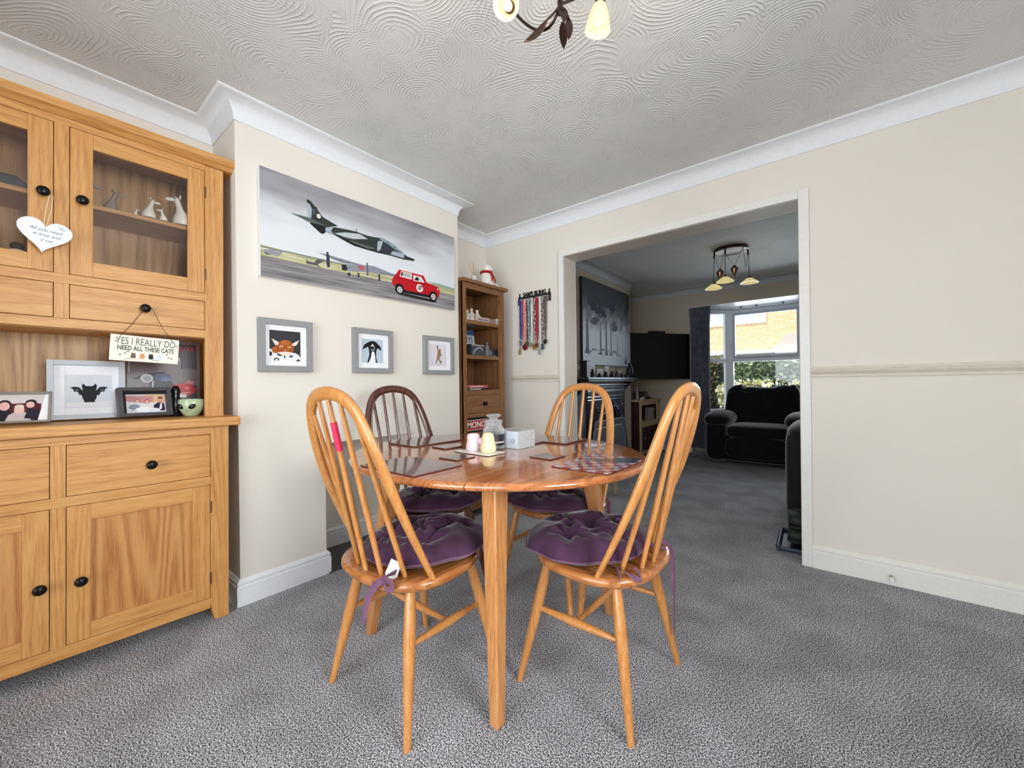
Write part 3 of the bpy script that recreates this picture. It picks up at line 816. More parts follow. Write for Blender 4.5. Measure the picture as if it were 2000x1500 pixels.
llama('tall white llama figurine with dark eye, nearest the right of the shelf', -.135, -.140, 1.7405, .128)
llama('medium white animal figurine looking right, second tallest on the glazed shelf', -.130, -.252, 1.7405, .086, face=1)
llama('small white animal figurine between the two taller ones on the glazed shelf', -.125, -.205, 1.7405, .050, face=-1)
llama('tiny white figurine head just showing above the shelf edge', -.14, -.292, 1.7405, .030, face=1)
llama('dull grey animal figurine in shadow on the left of the glazed shelf', -.19, -.362, 1.7405, .100, face=1, dark=True)
llama('grey figurine with long muzzle half hidden by the glazed door frame', -.19, -.440, 1.7405, .115, face=1, dark=True)
t = thing('photo_strip', 'long white photo frame lying behind the glass at the foot of the cabinet', 'picture frame', dloc(-.26, -.395, 1.435), rot=drot(Matrix.Rotation(math.radians(-8), 3, 'Y')))
B().box(0, .012, 0, .36, 0, .092).done('frame', flat((214, 212, 208), .4), t, bevel=.001)
B().box(.010, .0125, .008, .180, .008, .084).box(.010, .0125, .192, .352, .008, .084, 1).done('photograph', [flat((150, 134, 120), .5), flat((70, 120, 150), .5)], t)
b = B()
for u, v, r in ((.085, .066, .018), (.115, .058, .018), (.16, .05, .014), (.25, .055, .014), (.30, .058, .013)):
    b.prism(ell(u, v, r, r * 1.2, 14), 'yz', .012, .0131)
b.done('printed_faces', flat((206, 164, 144), .6), t)
for y, zz, c, lb in ((-.140, .0, (240, 240, 240), 'white cup by the right hinge behind the lower glass'), (-.225, 0, (232, 206, 196), 'pale pink dish rim in the middle behind the lower glass')):
    t = thing('cup', lb, 'cup', dloc(-.16, y, 1.435), rot=drot())
    B().lathe([(.018, 0), (.022, .01), (.030, .05), (.032, .078), (.029, .078), (.025, .03), (.012, .012)], seg=20).done('cup_body', flat(c, .2), t, smooth=True)
t = thing('toy_car', 'dark low ornament on the shelf behind the left glazed door', 'ornament', dloc(-.17, -.625, 1.740), rot=drot())
B().prism([(-.09, 0), (.07, 0), (.075, .02), (.04, .026), (.02, .045), (-.05, .045), (-.09, .025)], 'yz', -.025, .025).done('ornament_body', flat((34, 34, 40), .3), t, bevel=.004)
t = thing('figurine', 'white figurine with a dark top at the bottom of the left glazed door', 'figurine', dloc(-.16, -.605, 1.435), rot=drot())
B().lathe([(.022, 0), (.030, .02), (.028, .06), (.018, .085), (.004, .09)], seg=18).done('figurine_body', IV, t, smooth=True)
B().sq((.002, 0, .098), (.016, .018, .014), 1, 1, 12, 8).done('cap', flat((60, 44, 40), .5), t, smooth=True)

# ================================================================ CHIMNEY BREAST PICTURES
cv = thing('canvas_print', 'wide canvas print of a jet flying low over a red racing car', 'picture', (XC + .002, .741, 1.554))
CW, CHh = 1.256, .528
cm, nt, bb_ = newmat('cloudy_sky_print')
tc = N(nt, 'ShaderNodeTexCoord'); mp = N(nt, 'ShaderNodeMapping'); mp.inputs['Scale'].default_value = (1, 1.2, 5); nt.links.new(tc.outputs['Object'], mp.inputs['Vector'])
nz = N(nt, 'ShaderNodeTexNoise'); nz.inputs['Scale'].default_value = 1.6; nz.inputs['Detail'].default_value = 3; nt.links.new(mp.outputs['Vector'], nz.inputs['Vector'])
sx = N(nt, 'ShaderNodeSeparateXYZ'); nt.links.new(tc.outputs['Object'], sx.inputs[0])
ml = N(nt, 'ShaderNodeMath', operation='MULTIPLY_ADD'); ml.inputs[1].default_value = .35; nt.links.new(nz.outputs['Fac'], ml.inputs[0]); nt.links.new(sx.outputs['Z'], ml.inputs[2])
rr = ramp(nt, [(0.40, lin((222, 226, 232))), (0.52, lin((206, 209, 214))), (0.62, lin((166, 165, 170))), (0.74, lin((126, 124, 132)))])
nt.links.new(ml.outputs[0], rr.inputs['Fac']); nt.links.new(rr.outputs['Color'], bb_.inputs['Base Color']); bb_.inputs['Roughness'].default_value = .8
tm, nt, bb_ = newmat('blurred_runway_print')
tc = N(nt, 'ShaderNodeTexCoord'); mp = N(nt, 'ShaderNodeMapping'); mp.inputs['Scale'].default_value = (1, 1.0, 26); nt.links.new(tc.outputs['Object'], mp.inputs['Vector'])
nz = N(nt, 'ShaderNodeTexNoise'); nz.inputs['Scale'].default_value = 3; nz.inputs['Detail'].default_value = 3; nt.links.new(mp.outputs['Vector'], nz.inputs['Vector'])
rr = ramp(nt, [(0.3, lin((96, 92, 94))), (0.7, lin((164, 160, 164)))]); nt.links.new(nz.outputs['Fac'], rr.inputs['Fac']); nt.links.new(rr.outputs['Color'], bb_.inputs['Base Color']); bb_.inputs['Roughness'].default_value = .8
gm, nt, bb_ = newmat('blurred_grass_print')
tc = N(nt, 'ShaderNodeTexCoord'); mp = N(nt, 'ShaderNodeMapping'); mp.inputs['Scale'].default_value = (1, 1.0, 16); nt.links.new(tc.outputs['Object'], mp.inputs['Vector'])
nz = N(nt, 'ShaderNodeTexNoise'); nz.inputs['Scale'].default_value = 4; nz.inputs['Detail'].default_value = 3; nt.links.new(mp.outputs['Vector'], nz.inputs['Vector'])
rr = ramp(nt, [(0.3, lin((142, 144, 124))), (0.5, lin((196, 192, 142))), (0.7, lin((214, 212, 206)))]); nt.links.new(nz.outputs['Fac'], rr.inputs['Fac']); nt.links.new(rr.outputs['Color'], bb_.inputs['Base Color']); bb_.inputs['Roughness'].default_value = .8
b = B(); b.box(0, .0295, 0, CW, 0, CHh, 0)
b.done('canvas', flat((232, 232, 230), .8), cv, bevel=.002)
DG, MG, LG = (52, 58, 54), (92, 100, 96), (168, 180, 190)
P = [
 (gm, [(0,.095),(0,.150),(.10,.146),(.45,.150),(.75,.150),(1.0,.152),(1.256,.150),(1.256,.10)]),
 ((120,128,112), [(0,.136),(.3,.140),(.6,.142),(.6,.147),(.3,.147),(0,.143)]),
 ((150,168,150), [(1.005,.160),(1.101,.166),(1.256,.158),(1.256,.140),(1.093,.146)]),
 (tm, [(0,0),(1.256,0),(1.256,.110),(.8,.104),(.35,.100),(0,.097)]),
 ((150,150,158), [(.014,.128),(.02,.109),(.058,.11),(.076,.108),(.088,.120),(.107,.144),(.085,.135),(.047,.136)]),
 ((60,58,62), [(.014,.128),(.02,.107),(.05,.108),(.02,.115)]),
 ((90,88,96), [(.21,.126),(.216,.103),(.26,.106),(.299,.097),(.271,.112),(.31,.140),(.271,.140),(.254,.119),(.223,.119)]),
 ((126,130,138), [(.272,.178),(.322,.178),(.466,.170),(.54,.168),(.411,.151),(.336,.163)]),
 ((58,62,78), [(.32,.192),(.331,.192),(.338,.156),(.339,.113),(.324,.108),(.319,.134)]),
 ((140,146,156), [(.407,.143),(.438,.152),(.558,.172),(.61,.178),(.719,.160),(.80,.152),(.80,.146),(.561,.132),(.45,.115),(.407,.117)]),
 ((120,122,130), [(.648,.150),(.776,.158),(.757,.150),(.734,.143),(.705,.148),(.648,.143)]),
 ((48,48,56), [(.405,.142),(.43,.148),(.442,.124),(.426,.11),(.407,.113)]),
 ((96,98,108), [(.558,.188),(.567,.188),(.570,.113),(.559,.11)]),
 ((186,92,104), [(.499,.160),(.54,.164),(.544,.139),(.515,.136)]),
 ((54,52,56), [(.44,.105),(.458,.105),(.457,.088),(.441,.087)]),
 ((54,52,56), [(.500,.115),(.512,.115),(.512,.090),(.502,.090)]),
 ((54,52,56), [(.636,.135),(.647,.135),(.649,.097),(.637,.098)]),
 (DG, [(.226,.342),(.219,.442),(.237,.44),(.261,.418),(.273,.415),(.275,.404),(.303,.374),(.387,.351),(.331,.328),(.278,.334)]),
 (LG, [(.226,.342),(.22,.424),(.234,.421),(.246,.397),(.242,.358),(.24,.347)]),
 (MG, [(.137,.343),(.147,.345),(.226,.349),(.328,.331),(.32,.325),(.236,.325),(.226,.325),(.176,.337)]),
 ((34,34,34), [(.233,.32),(.236,.325),(.328,.331),(.316,.295),(.302,.282),(.288,.284)]),
 (DG, [(.317,.324),(.368,.339),(.418,.345),(.486,.351),(.569,.348),(.617,.352),(.658,.359),(.732,.348),(.8,.316),(.845,.293),(.905,.288),(.902,.274),(.824,.267),(.721,.27),(.634,.264),(.547,.266),(.484,.267),(.444,.276),(.368,.296),(.315,.3)]),
 (LG, [(.317,.323),(.361,.337),(.346,.311),(.368,.298),(.316,.302)]),
 (MG, [(.445,.28),(.465,.292),(.547,.288),(.607,.288),(.612,.281),(.568,.270),(.484,.269)]),
 ((190,196,200), [(.364,.305),(.429,.328),(.518,.344),(.569,.328),(.477,.303),(.425,.3)]),
 (LG, [(.629,.281),(.635,.335),(.671,.344),(.652,.287),(.634,.272)]),
 ((58,56,68), [(.652,.275),(.676,.333),(.718,.332),(.717,.279)]),
 ((140,156,164), [(.640,.352),(.676,.360),(.737,.347),(.79,.320),(.82,.300),(.751,.316),(.713,.331)]),
 ((60,66,70), [(.70,.340),(.704,.353),(.708,.353),(.706,.338)]),
 ((60,66,70), [(.75,.322),(.756,.338),(.760,.337),(.756,.320)]),
 (LG, [(.721,.276),(.741,.301),(.83,.304),(.819,.274)]),
 ((24,24,24), [(.316,.301),(.368,.299),(.445,.285),(.547,.272),(.629,.268),(.721,.272),(.824,.270),(.824,.266),(.721,.268),(.634,.263),(.547,.264),(.484,.266),(.444,.274),(.368,.295)]),
 ((84,84,112), [(.249,.402),(.261,.404),(.264,.375),(.25,.371)]),
 ((236,232,220), ell(.281,.372,.011,.012,14)),
 ((60,60,60), [(.498,.352),(.490,.366),(.494,.366),(.503,.352)]),
 ((30,28,30), [(.77,.050),(1.028,.046),(1.09,.036),(1.056,.028),(1.02,.030),(.79,.038)]),
 ((26,22,24), [(.80,.085),(1.05,.085),(1.05,.055),(.80,.055)]),
 ((190,24,36), [(.744,.079),(.73,.108),(.733,.124),(.745,.142),(.785,.196),(.976,.196),(1.001,.154),(1.108,.138),(1.115,.116),(1.107,.067),(1.092,.073),(1.053,.103),(1.017,.072),(.829,.072),(.787,.106),(.762,.096)]),
 ((238,226,222), [(.785,.199),(.806,.203),(.975,.200),(.977,.194),(.785,.194)]),
 ((150,16,30), [(.745,.133),(.769,.141),(1.001,.141),(1.001,.137),(.769,.137)]),
 ((240,232,228), [(.787,.156),(.800,.189),(.881,.189),(.880,.150),(.8,.151)]),
 ((178,180,184), [(.795,.160),(.805,.184),(.875,.184),(.875,.156),(.803,.157)]),
 ((24,22,24), [(.793,.160),(.803,.184),(.812,.184),(.806,.158)]),
 ((240,240,240), [(.893,.182),(.956,.182),(.984,.149),(.894,.145)]),
 ((196,206,204), [(.900,.177),(.952,.177),(.974,.153),(.900,.150)]),
 ((26,22,26), [(.901,.150),(.908,.163),(.922,.176),(.935,.170),(.937,.152)]),
 ((20,20,22), ell(.786,.072,.034,.034,20)),
 ((20,20,22), ell(1.057,.068,.034,.036,20)),
 ((214,206,208), ell(.787,.068,.020,.020,18)),
 ((214,206,208), ell(1.058,.066,.020,.021,18)),
 ((120,104,108), ell(.787,.068,.012,.012,14)),
 ((120,104,108), ell(1.058,.066,.012,.012,14)),
 ((226,218,218), ell(.787,.068,.007,.007,12)),
 ((226,218,218), ell(1.058,.066,.007,.007,12)),
 ((246,242,240), ell(.943,.105,.027,.026,20)),
 ((250,226,180), ell(1.098,.124,.006,.006,10)),
]
a = art('print', P, cv, .030, cm, CW, CHh, step=.00003)
a.location = (.0005, 0, 0)
text('07', .040, flat((24, 22, 24), .6), 'lettering', cv, (.0335, .943, .105), FACE_X, shear=.2, bold=.0012, width=.75)
# three small frames
FR = flat((146, 147, 149), .6, bumpy=.1)
WM = flat((243, 243, 246), .6)
pf = (.050, .197, .053, .205)
frame_thing('picture_frame', 'grey square frame with a sleeping ginger kitten picture, nearest the dresser', 'picture frame', (XC, .731, 1.094), (0, 0, 0), .254, .261, .029, .030, FR, group='small grey frames on the chimney breast',
            pic=pf, mount=WM, base=(52, 52, 58), polys=[
    ((236, 236, 240), [(.048,.112),(.063,.112),(.087,.092),(.194,.098),(.197,.053),(.048,.052)]),
    ((40, 40, 44), ell(.054, .088, .008, .011)), ((40, 40, 44), ell(.082, .060, .012, .009)), ((232, 232, 236), ell(.082, .058, .007, .005)), ((40, 40, 44), ell(.098, .086, .013, .008)), ((40, 40, 44), [(.114, .083), (.124, .083), (.119, .064)]),
    ((90, 90, 96), ell(.150, .078, .009, .006)), ((40, 40, 44), [(.165, .10), (.190, .105), (.196, .075), (.186, .088)]), ((40, 40, 44), [(.172, .055), (.195, .055), (.186, .066)]),
    ((176, 96, 44), ell(.078, .108, .018, .017)), ((164, 82, 36), [(.083,.106),(.083,.13),(.101,.153),(.123,.161),(.146,.156),(.162,.135),(.164,.116),(.159,.099),(.136,.083),(.118,.083),(.096,.093)]),
    ((240, 222, 206), [(.06,.163),(.094,.145),(.088,.133),(.077,.130)]), ((240, 222, 206), [(.151,.137),(.165,.149),(.189,.162),(.178,.139),(.165,.131)]),
    ((186, 104, 50), ell(.122, .146, .022, .012)), ((206, 150, 96), ell(.103, .124, .011, .009)), ((206, 150, 96), ell(.141, .122, .010, .009)),
    ((44, 26, 20), [(.096, .118), (.112, .121), (.110, .118), (.098, .115)]), ((44, 26, 20), [(.134, .119), (.150, .118), (.148, .115), (.136, .116)]),
    ((240, 224, 210), [(.085,.095),(.118,.101),(.156,.098),(.140,.082),(.118,.080),(.096,.086)]), ((214, 130, 110), [(.115,.112),(.129,.112),(.122,.101)])])
frame_thing('picture_frame', 'grey square frame with a black and white puppy picture, middle of the three', 'picture frame', (XC, 1.216, 1.094), (0, 0, 0), .262, .261, .029, .030, FR, group='small grey frames on the chimney breast',
            pic=(.055, .200, .060, .200), mount=WM, base=(186, 202, 214), polys=[
    ((26, 26, 28), [(.06,.136),(.075,.168),(.108,.187),(.131,.192),(.15,.187),(.18,.161),(.19,.135),(.161,.15),(.151,.129),(.151,.095),(.16,.063),(.148,.063),(.137,.115),(.123,.124),(.115,.087),(.099,.061),(.092,.061),(.107,.113),(.099,.156)]),
    ((242, 242, 244), [(.123,.127),(.138,.128),(.145,.095),(.148,.062),(.103,.060),(.116,.093)]), ((240, 238, 238), [(.114,.155),(.127,.175),(.14,.157),(.142,.142),(.126,.131),(.115,.14)]), ((34, 32, 34), ell(.126, .149, .013, .012))])
frame_thing('picture_frame', 'grey square frame with a small standing meerkat picture, nearest the alcove', 'picture frame', (XC, 1.724, 1.091), (0, 0, 0), .268, .262, .029, .030, FR, group='small grey frames on the chimney breast',
            pic=(.046, .210, .056, .208), mount=WM, base=(224, 220, 228), polys=[
    ((150, 124, 96), [(.117,.200),(.124,.201),(.134,.175),(.152,.178),(.152,.16),(.159,.129),(.146,.128),(.14,.104),(.161,.091),(.14,.084),(.13,.104),(.117,.088),(.104,.081),(.115,.107),(.121,.143),(.124,.166),(.116,.189)]),
    ((50, 44, 42), [(.117,.200),(.124,.200),(.122,.188),(.117,.188)]), ((50, 44, 42), ell(.150, .080, .006, .004)), ((60, 52, 46), ell(.110, .082, .006, .003)), ((60, 52, 46), ell(.155, .089, .006, .003)), ((150, 146, 150), [(.115, .066), (.143, .066), (.143, .069), (.115, .069)])])

# ================================================================ DROP-LEAF TABLE
TX, TY, TZ = -1.140, 1.275, 0.740
AX, AY, JX = 0.635, 0.550, 0.325
table = thing('dining_table', 'oval drop-leaf wooden dining table with splayed square legs', 'table', (TX, TY, 0), math.radians(-1.2))


def slab(x0, x1, name, mat):
    rs = []
    n = 40
    for ins, z in ((.030, .7125), (.012, .7135), (.004, .717), (.0, .7235), (.0, .7285), (.003, .7345), (.009, .7385), (.016, TZ)):
        a, b_ = AX - ins, AY - ins
        xa, xb = max(x0, -a), min(x1, a)
        top, bot = [], []
        for i in range(n + 1):
            q = i / n
            if x0 <= -a or x1 >= a:    # end leaf: sample by angle
                if x1 >= a:
                    th0 = math.acos(min(1, x0 / a)); th = th0 * (1 - q); top.append((a * math.cos(th), b_ * math.sin(th)))
                else:
                    th0 = math.acos(max(-1, x1 / a)); th = th0 + (math.pi - th0) * (1 - q); top.append((a * math.cos(th), b_ * math.sin(th)))
            else:
                x = xa + (xb - xa) * q; top.append((x, b_ * math.sqrt(max(0, 1 - (x / a) ** 2))))
        if x1 >= a or (x0 > -a):
            ring = top + [(x, -y) for x, y in reversed(top)]
        else:
            ring = top + [(x, -y) for x, y in reversed(top)]
        rs.append([(x, -y, z) for x, y in ring])
    b = B(); b.rings(rs)
    return b.done(name, mat, table, smooth=True)


slab(-JX + .002, JX - .002, 'tabletop', TBL)
slab(JX + .002, 9, 'table_leaf', TBL)
slab(-9, -JX - .002, 'table_leaf', TBL)
for sx_, sy_ in ((1, -1), (-1, -1), (1, 1), (-1, 1)):
    fx, fy = sx_ * .350, sy_ * .372
    tx_, ty_ = sx_ * .285, sy_ * .300
    rs = []
    for z, hw in ((0.0, .0175), (.10, .0195), (.40, .0255), (.66, .031), (.7125, .031)):
        q = z / .7125; cx, cy = fx + (tx_ - fx) * q, fy + (ty_ - fy) * q
        rs.append([(cx + a * hw, cy + b_ * hw, z) for a, b_ in ((-1, -1), (1, -1), (1, 1), (-1, 1))])
    B().rings(rs).done('leg', TLEG, table, bevel=.005)
B().box(-.255, .255, -.285, -.265, .655, .7125).done('apron', TLEG, table, bevel=.002)
B().box(-.255, .255, .265, .285, .655, .7125).done('apron', TLEG, table, bevel=.002)
B().box(-.255, -.235, -.265, .265, .655, .7125).done('apron', TLEG, table, bevel=.002)
B().box(.235, .255, -.265, .265, .655, .7125).done('apron', TLEG, table, bevel=.002)


# ================================================================ CHAIRS
def chair(label, x, y, rz, frame=ELM, seatm=ELMS, tape=False):
    t = thing('dining_chair', label, 'chair', (x, y, 0), rz, 'dining chairs round the table')

    def outline(a):   # a=0 -> +x ; seat wider at the back
        c, s_ = math.cos(a), math.sin(a)
        e = 2.5
        rr_ = (abs(c) ** e + abs(s_) ** e) ** (-1 / e)
        yy = s_ * rr_; xx = c * rr_
        return xx * (.226 - .014 * yy), yy * .212 - .012
    rs = []
    n = 56
    for ins, z in ((.030, .408), (.010, .413), (.0, .424), (.0, .434), (.004, .441), (.014, .4445), (.045, .441), (.09, .437)):
        ring = []
        for i in range(n):
            px, py = outline(2 * math.pi * i / n); L = math.hypot(px, py); k_ = (L - ins) / L
            ring.append((px * k_, py * k_, z))
        rs.append(ring)
    B().rings(rs).done('seat', seatm, t, smooth=True)
    # legs
    LT = {}
    for sx_, sy_ in ((1, -1), (-1, -1), (1, 1), (-1, 1)):
        f = Vector((sx_ * (.211 if sy_ < 0 else .205), sy_ * .200, 0)); tp = Vector((sx_ * .135, -.125 if sy_ < 0 else .120, .418))
        pts = []; rad = []
        for q, r in ((0, .0105), (.08, .0115), (.35, .0155), (.62, .0185), (.80, .0175), (1.0, .0145)):
            pts.append(f + (tp - f) * q); rad.append(r)
        LT[(sx_, sy_)] = (f, tp)
        B().tube(pts, rad, 14).done('leg', frame, t, smooth=True)
    mids = []
    for sx_ in (1, -1):
        fb, tb = LT[(sx_, -1)]; ff, tf = LT[(sx_, 1)]
        a = fb + (tb - fb) * .60; b_ = ff + (tf - ff) * .60
        d = b_ - a
        B().tube([a, a + d * .12, a + d * .5, a + d * .88, b_], [.0075, .0095, .0145, .0095, .0075], 12).done('side_stretcher', frame, t, smooth=True)
        mids.append(a + d * .5)
    d = mids[1] - mids[0]
    B().tube([mids[0] + d * .01, mids[0] + d * .2, mids[0] + d * .5, mids[0] + d * .8, mids[1] - d * .01], [.0075, .010, .0125, .010, .0075], 12).done('cross_stretcher', frame, t, smooth=True)
    # hoop
    half = [(.205, .430), (.203, .520), (.198, .620), (.190, .720), (.178, .810), (.160, .885), (.132, .945), (.095, .979), (.050, .994), (0, .999)]

    def yb(z): return -.092 - .218 * ((z - .43) / .57) ** 1.0 - .02 * math.sin(math.pi * (z - .43) / .57)
    pts = [(x_, yb(z) + (.0), z) for x_, z in half] + [(-x_, yb(z), z) for x_, z in reversed(half[:-1])]
    # smooth by catmull subdivision
    V = [Vector(p) for p in pts]; out = []
    for i in range(len(V) - 1):
        p0, p1, p2, p3 = V[max(i - 1, 0)], V[i], V[i + 1], V[min(i + 2, len(V) - 1)]
        for k_ in range(4):
            u = k_ / 4
            out.append(.5 * ((2 * p1) + (p2 - p0) * u + (2 * p0 - 5 * p1 + 4 * p2 - p3) * u * u + (3 * p1 - p0 - 3 * p2 + p3) * u ** 3))
    out.append(V[-1]); nn = len(out)
    rad = []
    for i in range(nn):
        q = min(i, nn - 1 - i) / (nn * .5)
        rad.append(.0125 + .0080 * min(1, q * 3))
    B().tube(out, rad, 14, flatn=(0, 1, .25), ratio=.62).done('back_hoop', frame, t, smooth=True)
    # spindles
    for k_, u in enumerate((-2, -1, 0, 1, 2)):
        xb = u * .064; yb0 = -.192 + .013 * u * u
        xt = u * .0625
        # height where the hoop passes over xt
        zt = .985
        for (xa, za), (xc_, zc) in zip(half, half[1:]):
            if xc_ <= abs(xt) <= xa: zt = za + (zc - za) * (xa - abs(xt)) / (xa - xc_) - .006
        p0 = Vector((xb, yb0, .440)); p1 = Vector((xt, yb(zt), zt)); d = p1 - p0
        B().tube([p0, p0 + d * .06, p0 + d * .35, p0 + d * .7, p1], [.0072, .0080, .0092, .0082, .0065], 10).done('spindle', frame, t, smooth=True)
        if tape and u == 0:
            a, b_ = p0 + d * .70, p0 + d * .855
            B().tube([a, a + (b_ - a) * .5, b_], [.0102, .0100, .0096], 12).done('tape', flat((214, 34, 78), .5, bumpy=.4, scale=120), bpy.data.objects[[o for o in t.children if o.name.startswith('spindle')][-1].name], smooth=True)
    return t


chair('honey wooden hoop-back chair with pink tape on a spindle, front left, nearest the dresser', -1.150, .876, 0, tape=True)
chair('honey wooden hoop-back chair on the right of the table, nearest the wide opening', -.657, 1.287, math.radians(90))
chair('dark brown hoop-back chair behind the table, in front of the fireplace recess', -1.575, 1.290, math.radians(-90), frame=DKW, seatm=DKW)
chair('pale honey hoop-back chair on the far side of the table, facing the camera', -1.080, 1.655, math.radians(180))


def cushion(label, x, y, rz, tilt=(0, 0), seed=1, R=.224, lab=False, ties=(), puff=.052):
    rnd = random.Random(seed)
    t = thing('seat_cushion', label, 'cushion', (x, y, .446), rz, 'plum seat cushions on the dining chairs')
    btn = [(.0, .0)] + [(.112 * math.cos(a), .112 * math.sin(a)) for a in [seed + i * 2 * math.pi / 4 for i in range(4)]]
    ph = [rnd.uniform(0, 6.28) for _ in btn]; nf = [rnd.choice((4, 5, 6)) for _ in btn]
    nr, na = 34, 112
    T = Matrix.Rotation(tilt[0], 3, 'X') @ Matrix.Rotation(tilt[1], 3, 'Y')

    def edge(a): return R * (1 - .13 * max(0, -math.sin(a)) ** .7) * (1 + .020 * math.sin(7 * a + seed) + .012 * math.sin(13 * a + seed * 2) + .02 * math.sin(2 * a + seed))

    def hgt(px, py, q):
        h = puff * (1 - q ** 3.2) ** .55
        for (bx_, by_), p_, n_ in zip(btn, ph, nf):
            dx, dy = px - bx_, py - by_; d = math.hypot(dx, dy); a = math.atan2(dy, dx)
            h -= .034 * math.exp(-(d / .034) ** 1.2) * (1 - q ** 6)
            h += .0095 * math.sin(n_ * a + p_ + 2.0 * math.sin(a * 2 + p_)) * math.exp(-((d - .050) / .034) ** 2) * (1 - q ** 4)
            h += .002 * math.sin(px * 41 + p_) * math.sin(py * 37 + p_ * 2) * (1 - q ** 4)
            h -= .004 * math.exp(-(abs(math.sin((a + p_) * n_ / 2.0)) / .22) ** 2) * math.exp(-(d / .075) ** 2) * (1 - q ** 4)
        return max(h, .004)
    rs = []
    for j in range(nr, 0, -1):       # underside edge -> top centre
        q = j / nr; ring = []
        for i in range(na):
            a = 2 * math.pi * i / na; r = edge(a) * q; px, py = r * math.cos(a), r * math.sin(a)
            ring.append(tuple(T @ Vector((px, py, .014 + hgt(px, py, q)))))
        rs.append(ring)
    low = []
    for k_, (q, z) in enumerate(((.55, .0), (.80, .0), (.93, .004), (.99, .012))):
        ring = []
        for i in range(na):
            a = 2 * math.pi * i / na; r = edge(a) * q
            ring.append(tuple(T @ Vector((r * math.cos(a), r * math.sin(a), z))))
        low.append(ring)
    b = B(); b.rings(low + rs)
    b.done('cushion_pad', PURPLE, t, smooth=True)
    # piping seam
    B().tube([tuple(T @ Vector((edge(a) * 1.004 * math.cos(a), edge(a) * 1.004 * math.sin(a), .017))) for a in [2 * math.pi * i / 96 for i in range(97)]], .0028, 6).done('piping', PURPLEL, t, smooth=True)
    for pts, wd in ties:
        B().tube(pts, wd, 8, flatn=(0, 1, 0), ratio=.22).done('tie', PURPLEL, t, smooth=True)
    if lab:
        c0 = Vector((.080, -.185, .040))
        b = B().add([tuple(c0), tuple(c0 + Vector((.040, .006, -.006))), tuple(c0 + Vector((.046, -.014, -.040))), tuple(c0 + Vector((.026, -.030, -.050))), tuple(c0 + Vector((.000, -.022, -.036))),
                     tuple(c0 + Vector((0, .002, 0))), tuple(c0 + Vector((.040, .008, -.006))), tuple(c0 + Vector((.046, -.012, -.040))), tuple(c0 + Vector((.026, -.028, -.050))), tuple(c0 + Vector((.000, -.020, -.036)))],
                    [(0, 4, 3, 2, 1), (5, 6, 7, 8, 9), (0, 1, 6, 5), (1, 2, 7, 6), (2, 3, 8, 7), (3, 4, 9, 8), (4, 0, 5, 9)])
        b.done('care_label', flat((232, 236, 238), .5), t)
    return t


kx, ky = .118, -.226
cushion('plum tufted seat cushion with white care label, on the front left chair', -1.150, .906, 0, tilt=(math.radians(2), math.radians(-3)), seed=1, lab=True, puff=.068, ties=[
    ([(.10, -.165, .012), (.116, -.190, .012), (kx, ky, .014), (kx + .005, ky - .010, .004)], [.006, .008, .010, .012]),
    ([(kx, ky - .008, .012), (kx + .020, ky - .016, .016), (kx + .040, ky - .012, .008), (kx + .046, ky - .016, -.006), (kx + .030, ky - .022, -.010), (kx + .006, ky - .014, .0)], [.010, .011, .012, .011, .010, .008]),
    ([(kx, ky - .008, .008), (kx - .012, ky - .030, -.004), (kx - .030, ky - .044, -.040), (kx - .044, ky - .046, -.090), (kx - .058, ky - .046, -.125)], [.009, .012, .014, .013, .009]),
])
cushion('plum tufted seat cushion with long hanging ties, on the right-hand chair', -.690, 1.285, math.radians(90), tilt=(math.radians(-1), 0), seed=3, puff=.070, ties=[
    ([(-.14, -.165, .012), (-.150, -.200, .008), (-.146, -.226, -.004), (-.130, -.236, -.012), (-.118, -.226, .002), (-.122, -.214, .018)], [.006, .008, .009, .010, .009, .006]),
    ([(-.14, -.165, .010), (-.17, -.190, .004), (-.20, -.200, .002)], [.006, .008, .007]),
    ([(.10, -.180, .010), (.105, -.225, .004), (.104, -.250, -.02), (.102, -.252, -.09), (.104, -.250, -.125)], [.006, .009, .010, .010, .008]),
    ([(.14, -.150, .012), (.160, -.212, .004), (.166, -.236, -.02), (.168, -.240, -.16), (.172, -.236, -.27), (.176, -.232, -.325)], [.006, .009, .010, .010, .009, .004]),
    ([(.14, -.150, .012), (.150, -.206, .004), (.152, -.234, -.02), (.150, -.240, -.12), (.152, -.240, -.17)], [.006, .008, .009, .009, .006]),
])
cushion('plum seat cushion on the dark chair beneath the far left of the table', -1.545, 1.290, math.radians(-90), tilt=(math.radians(1), math.radians(-2)), seed=5, puff=.062)
cushion('plum seat cushion on the far chair, partly hidden beneath the table', -1.080, 1.625, math.radians(180), tilt=(math.radians(2), 0), seed=8, puff=.060, ties=[
    ([(-.16, -.15, .012), (-.19, -.20, .006), (-.196, -.222, -.02), (-.192, -.226, -.10), (-.186, -.224, -.16)], [.006, .009, .010, .010, .006])])

# ================================================================ THINGS ON THE TABLE
MZ = TZ + .0005


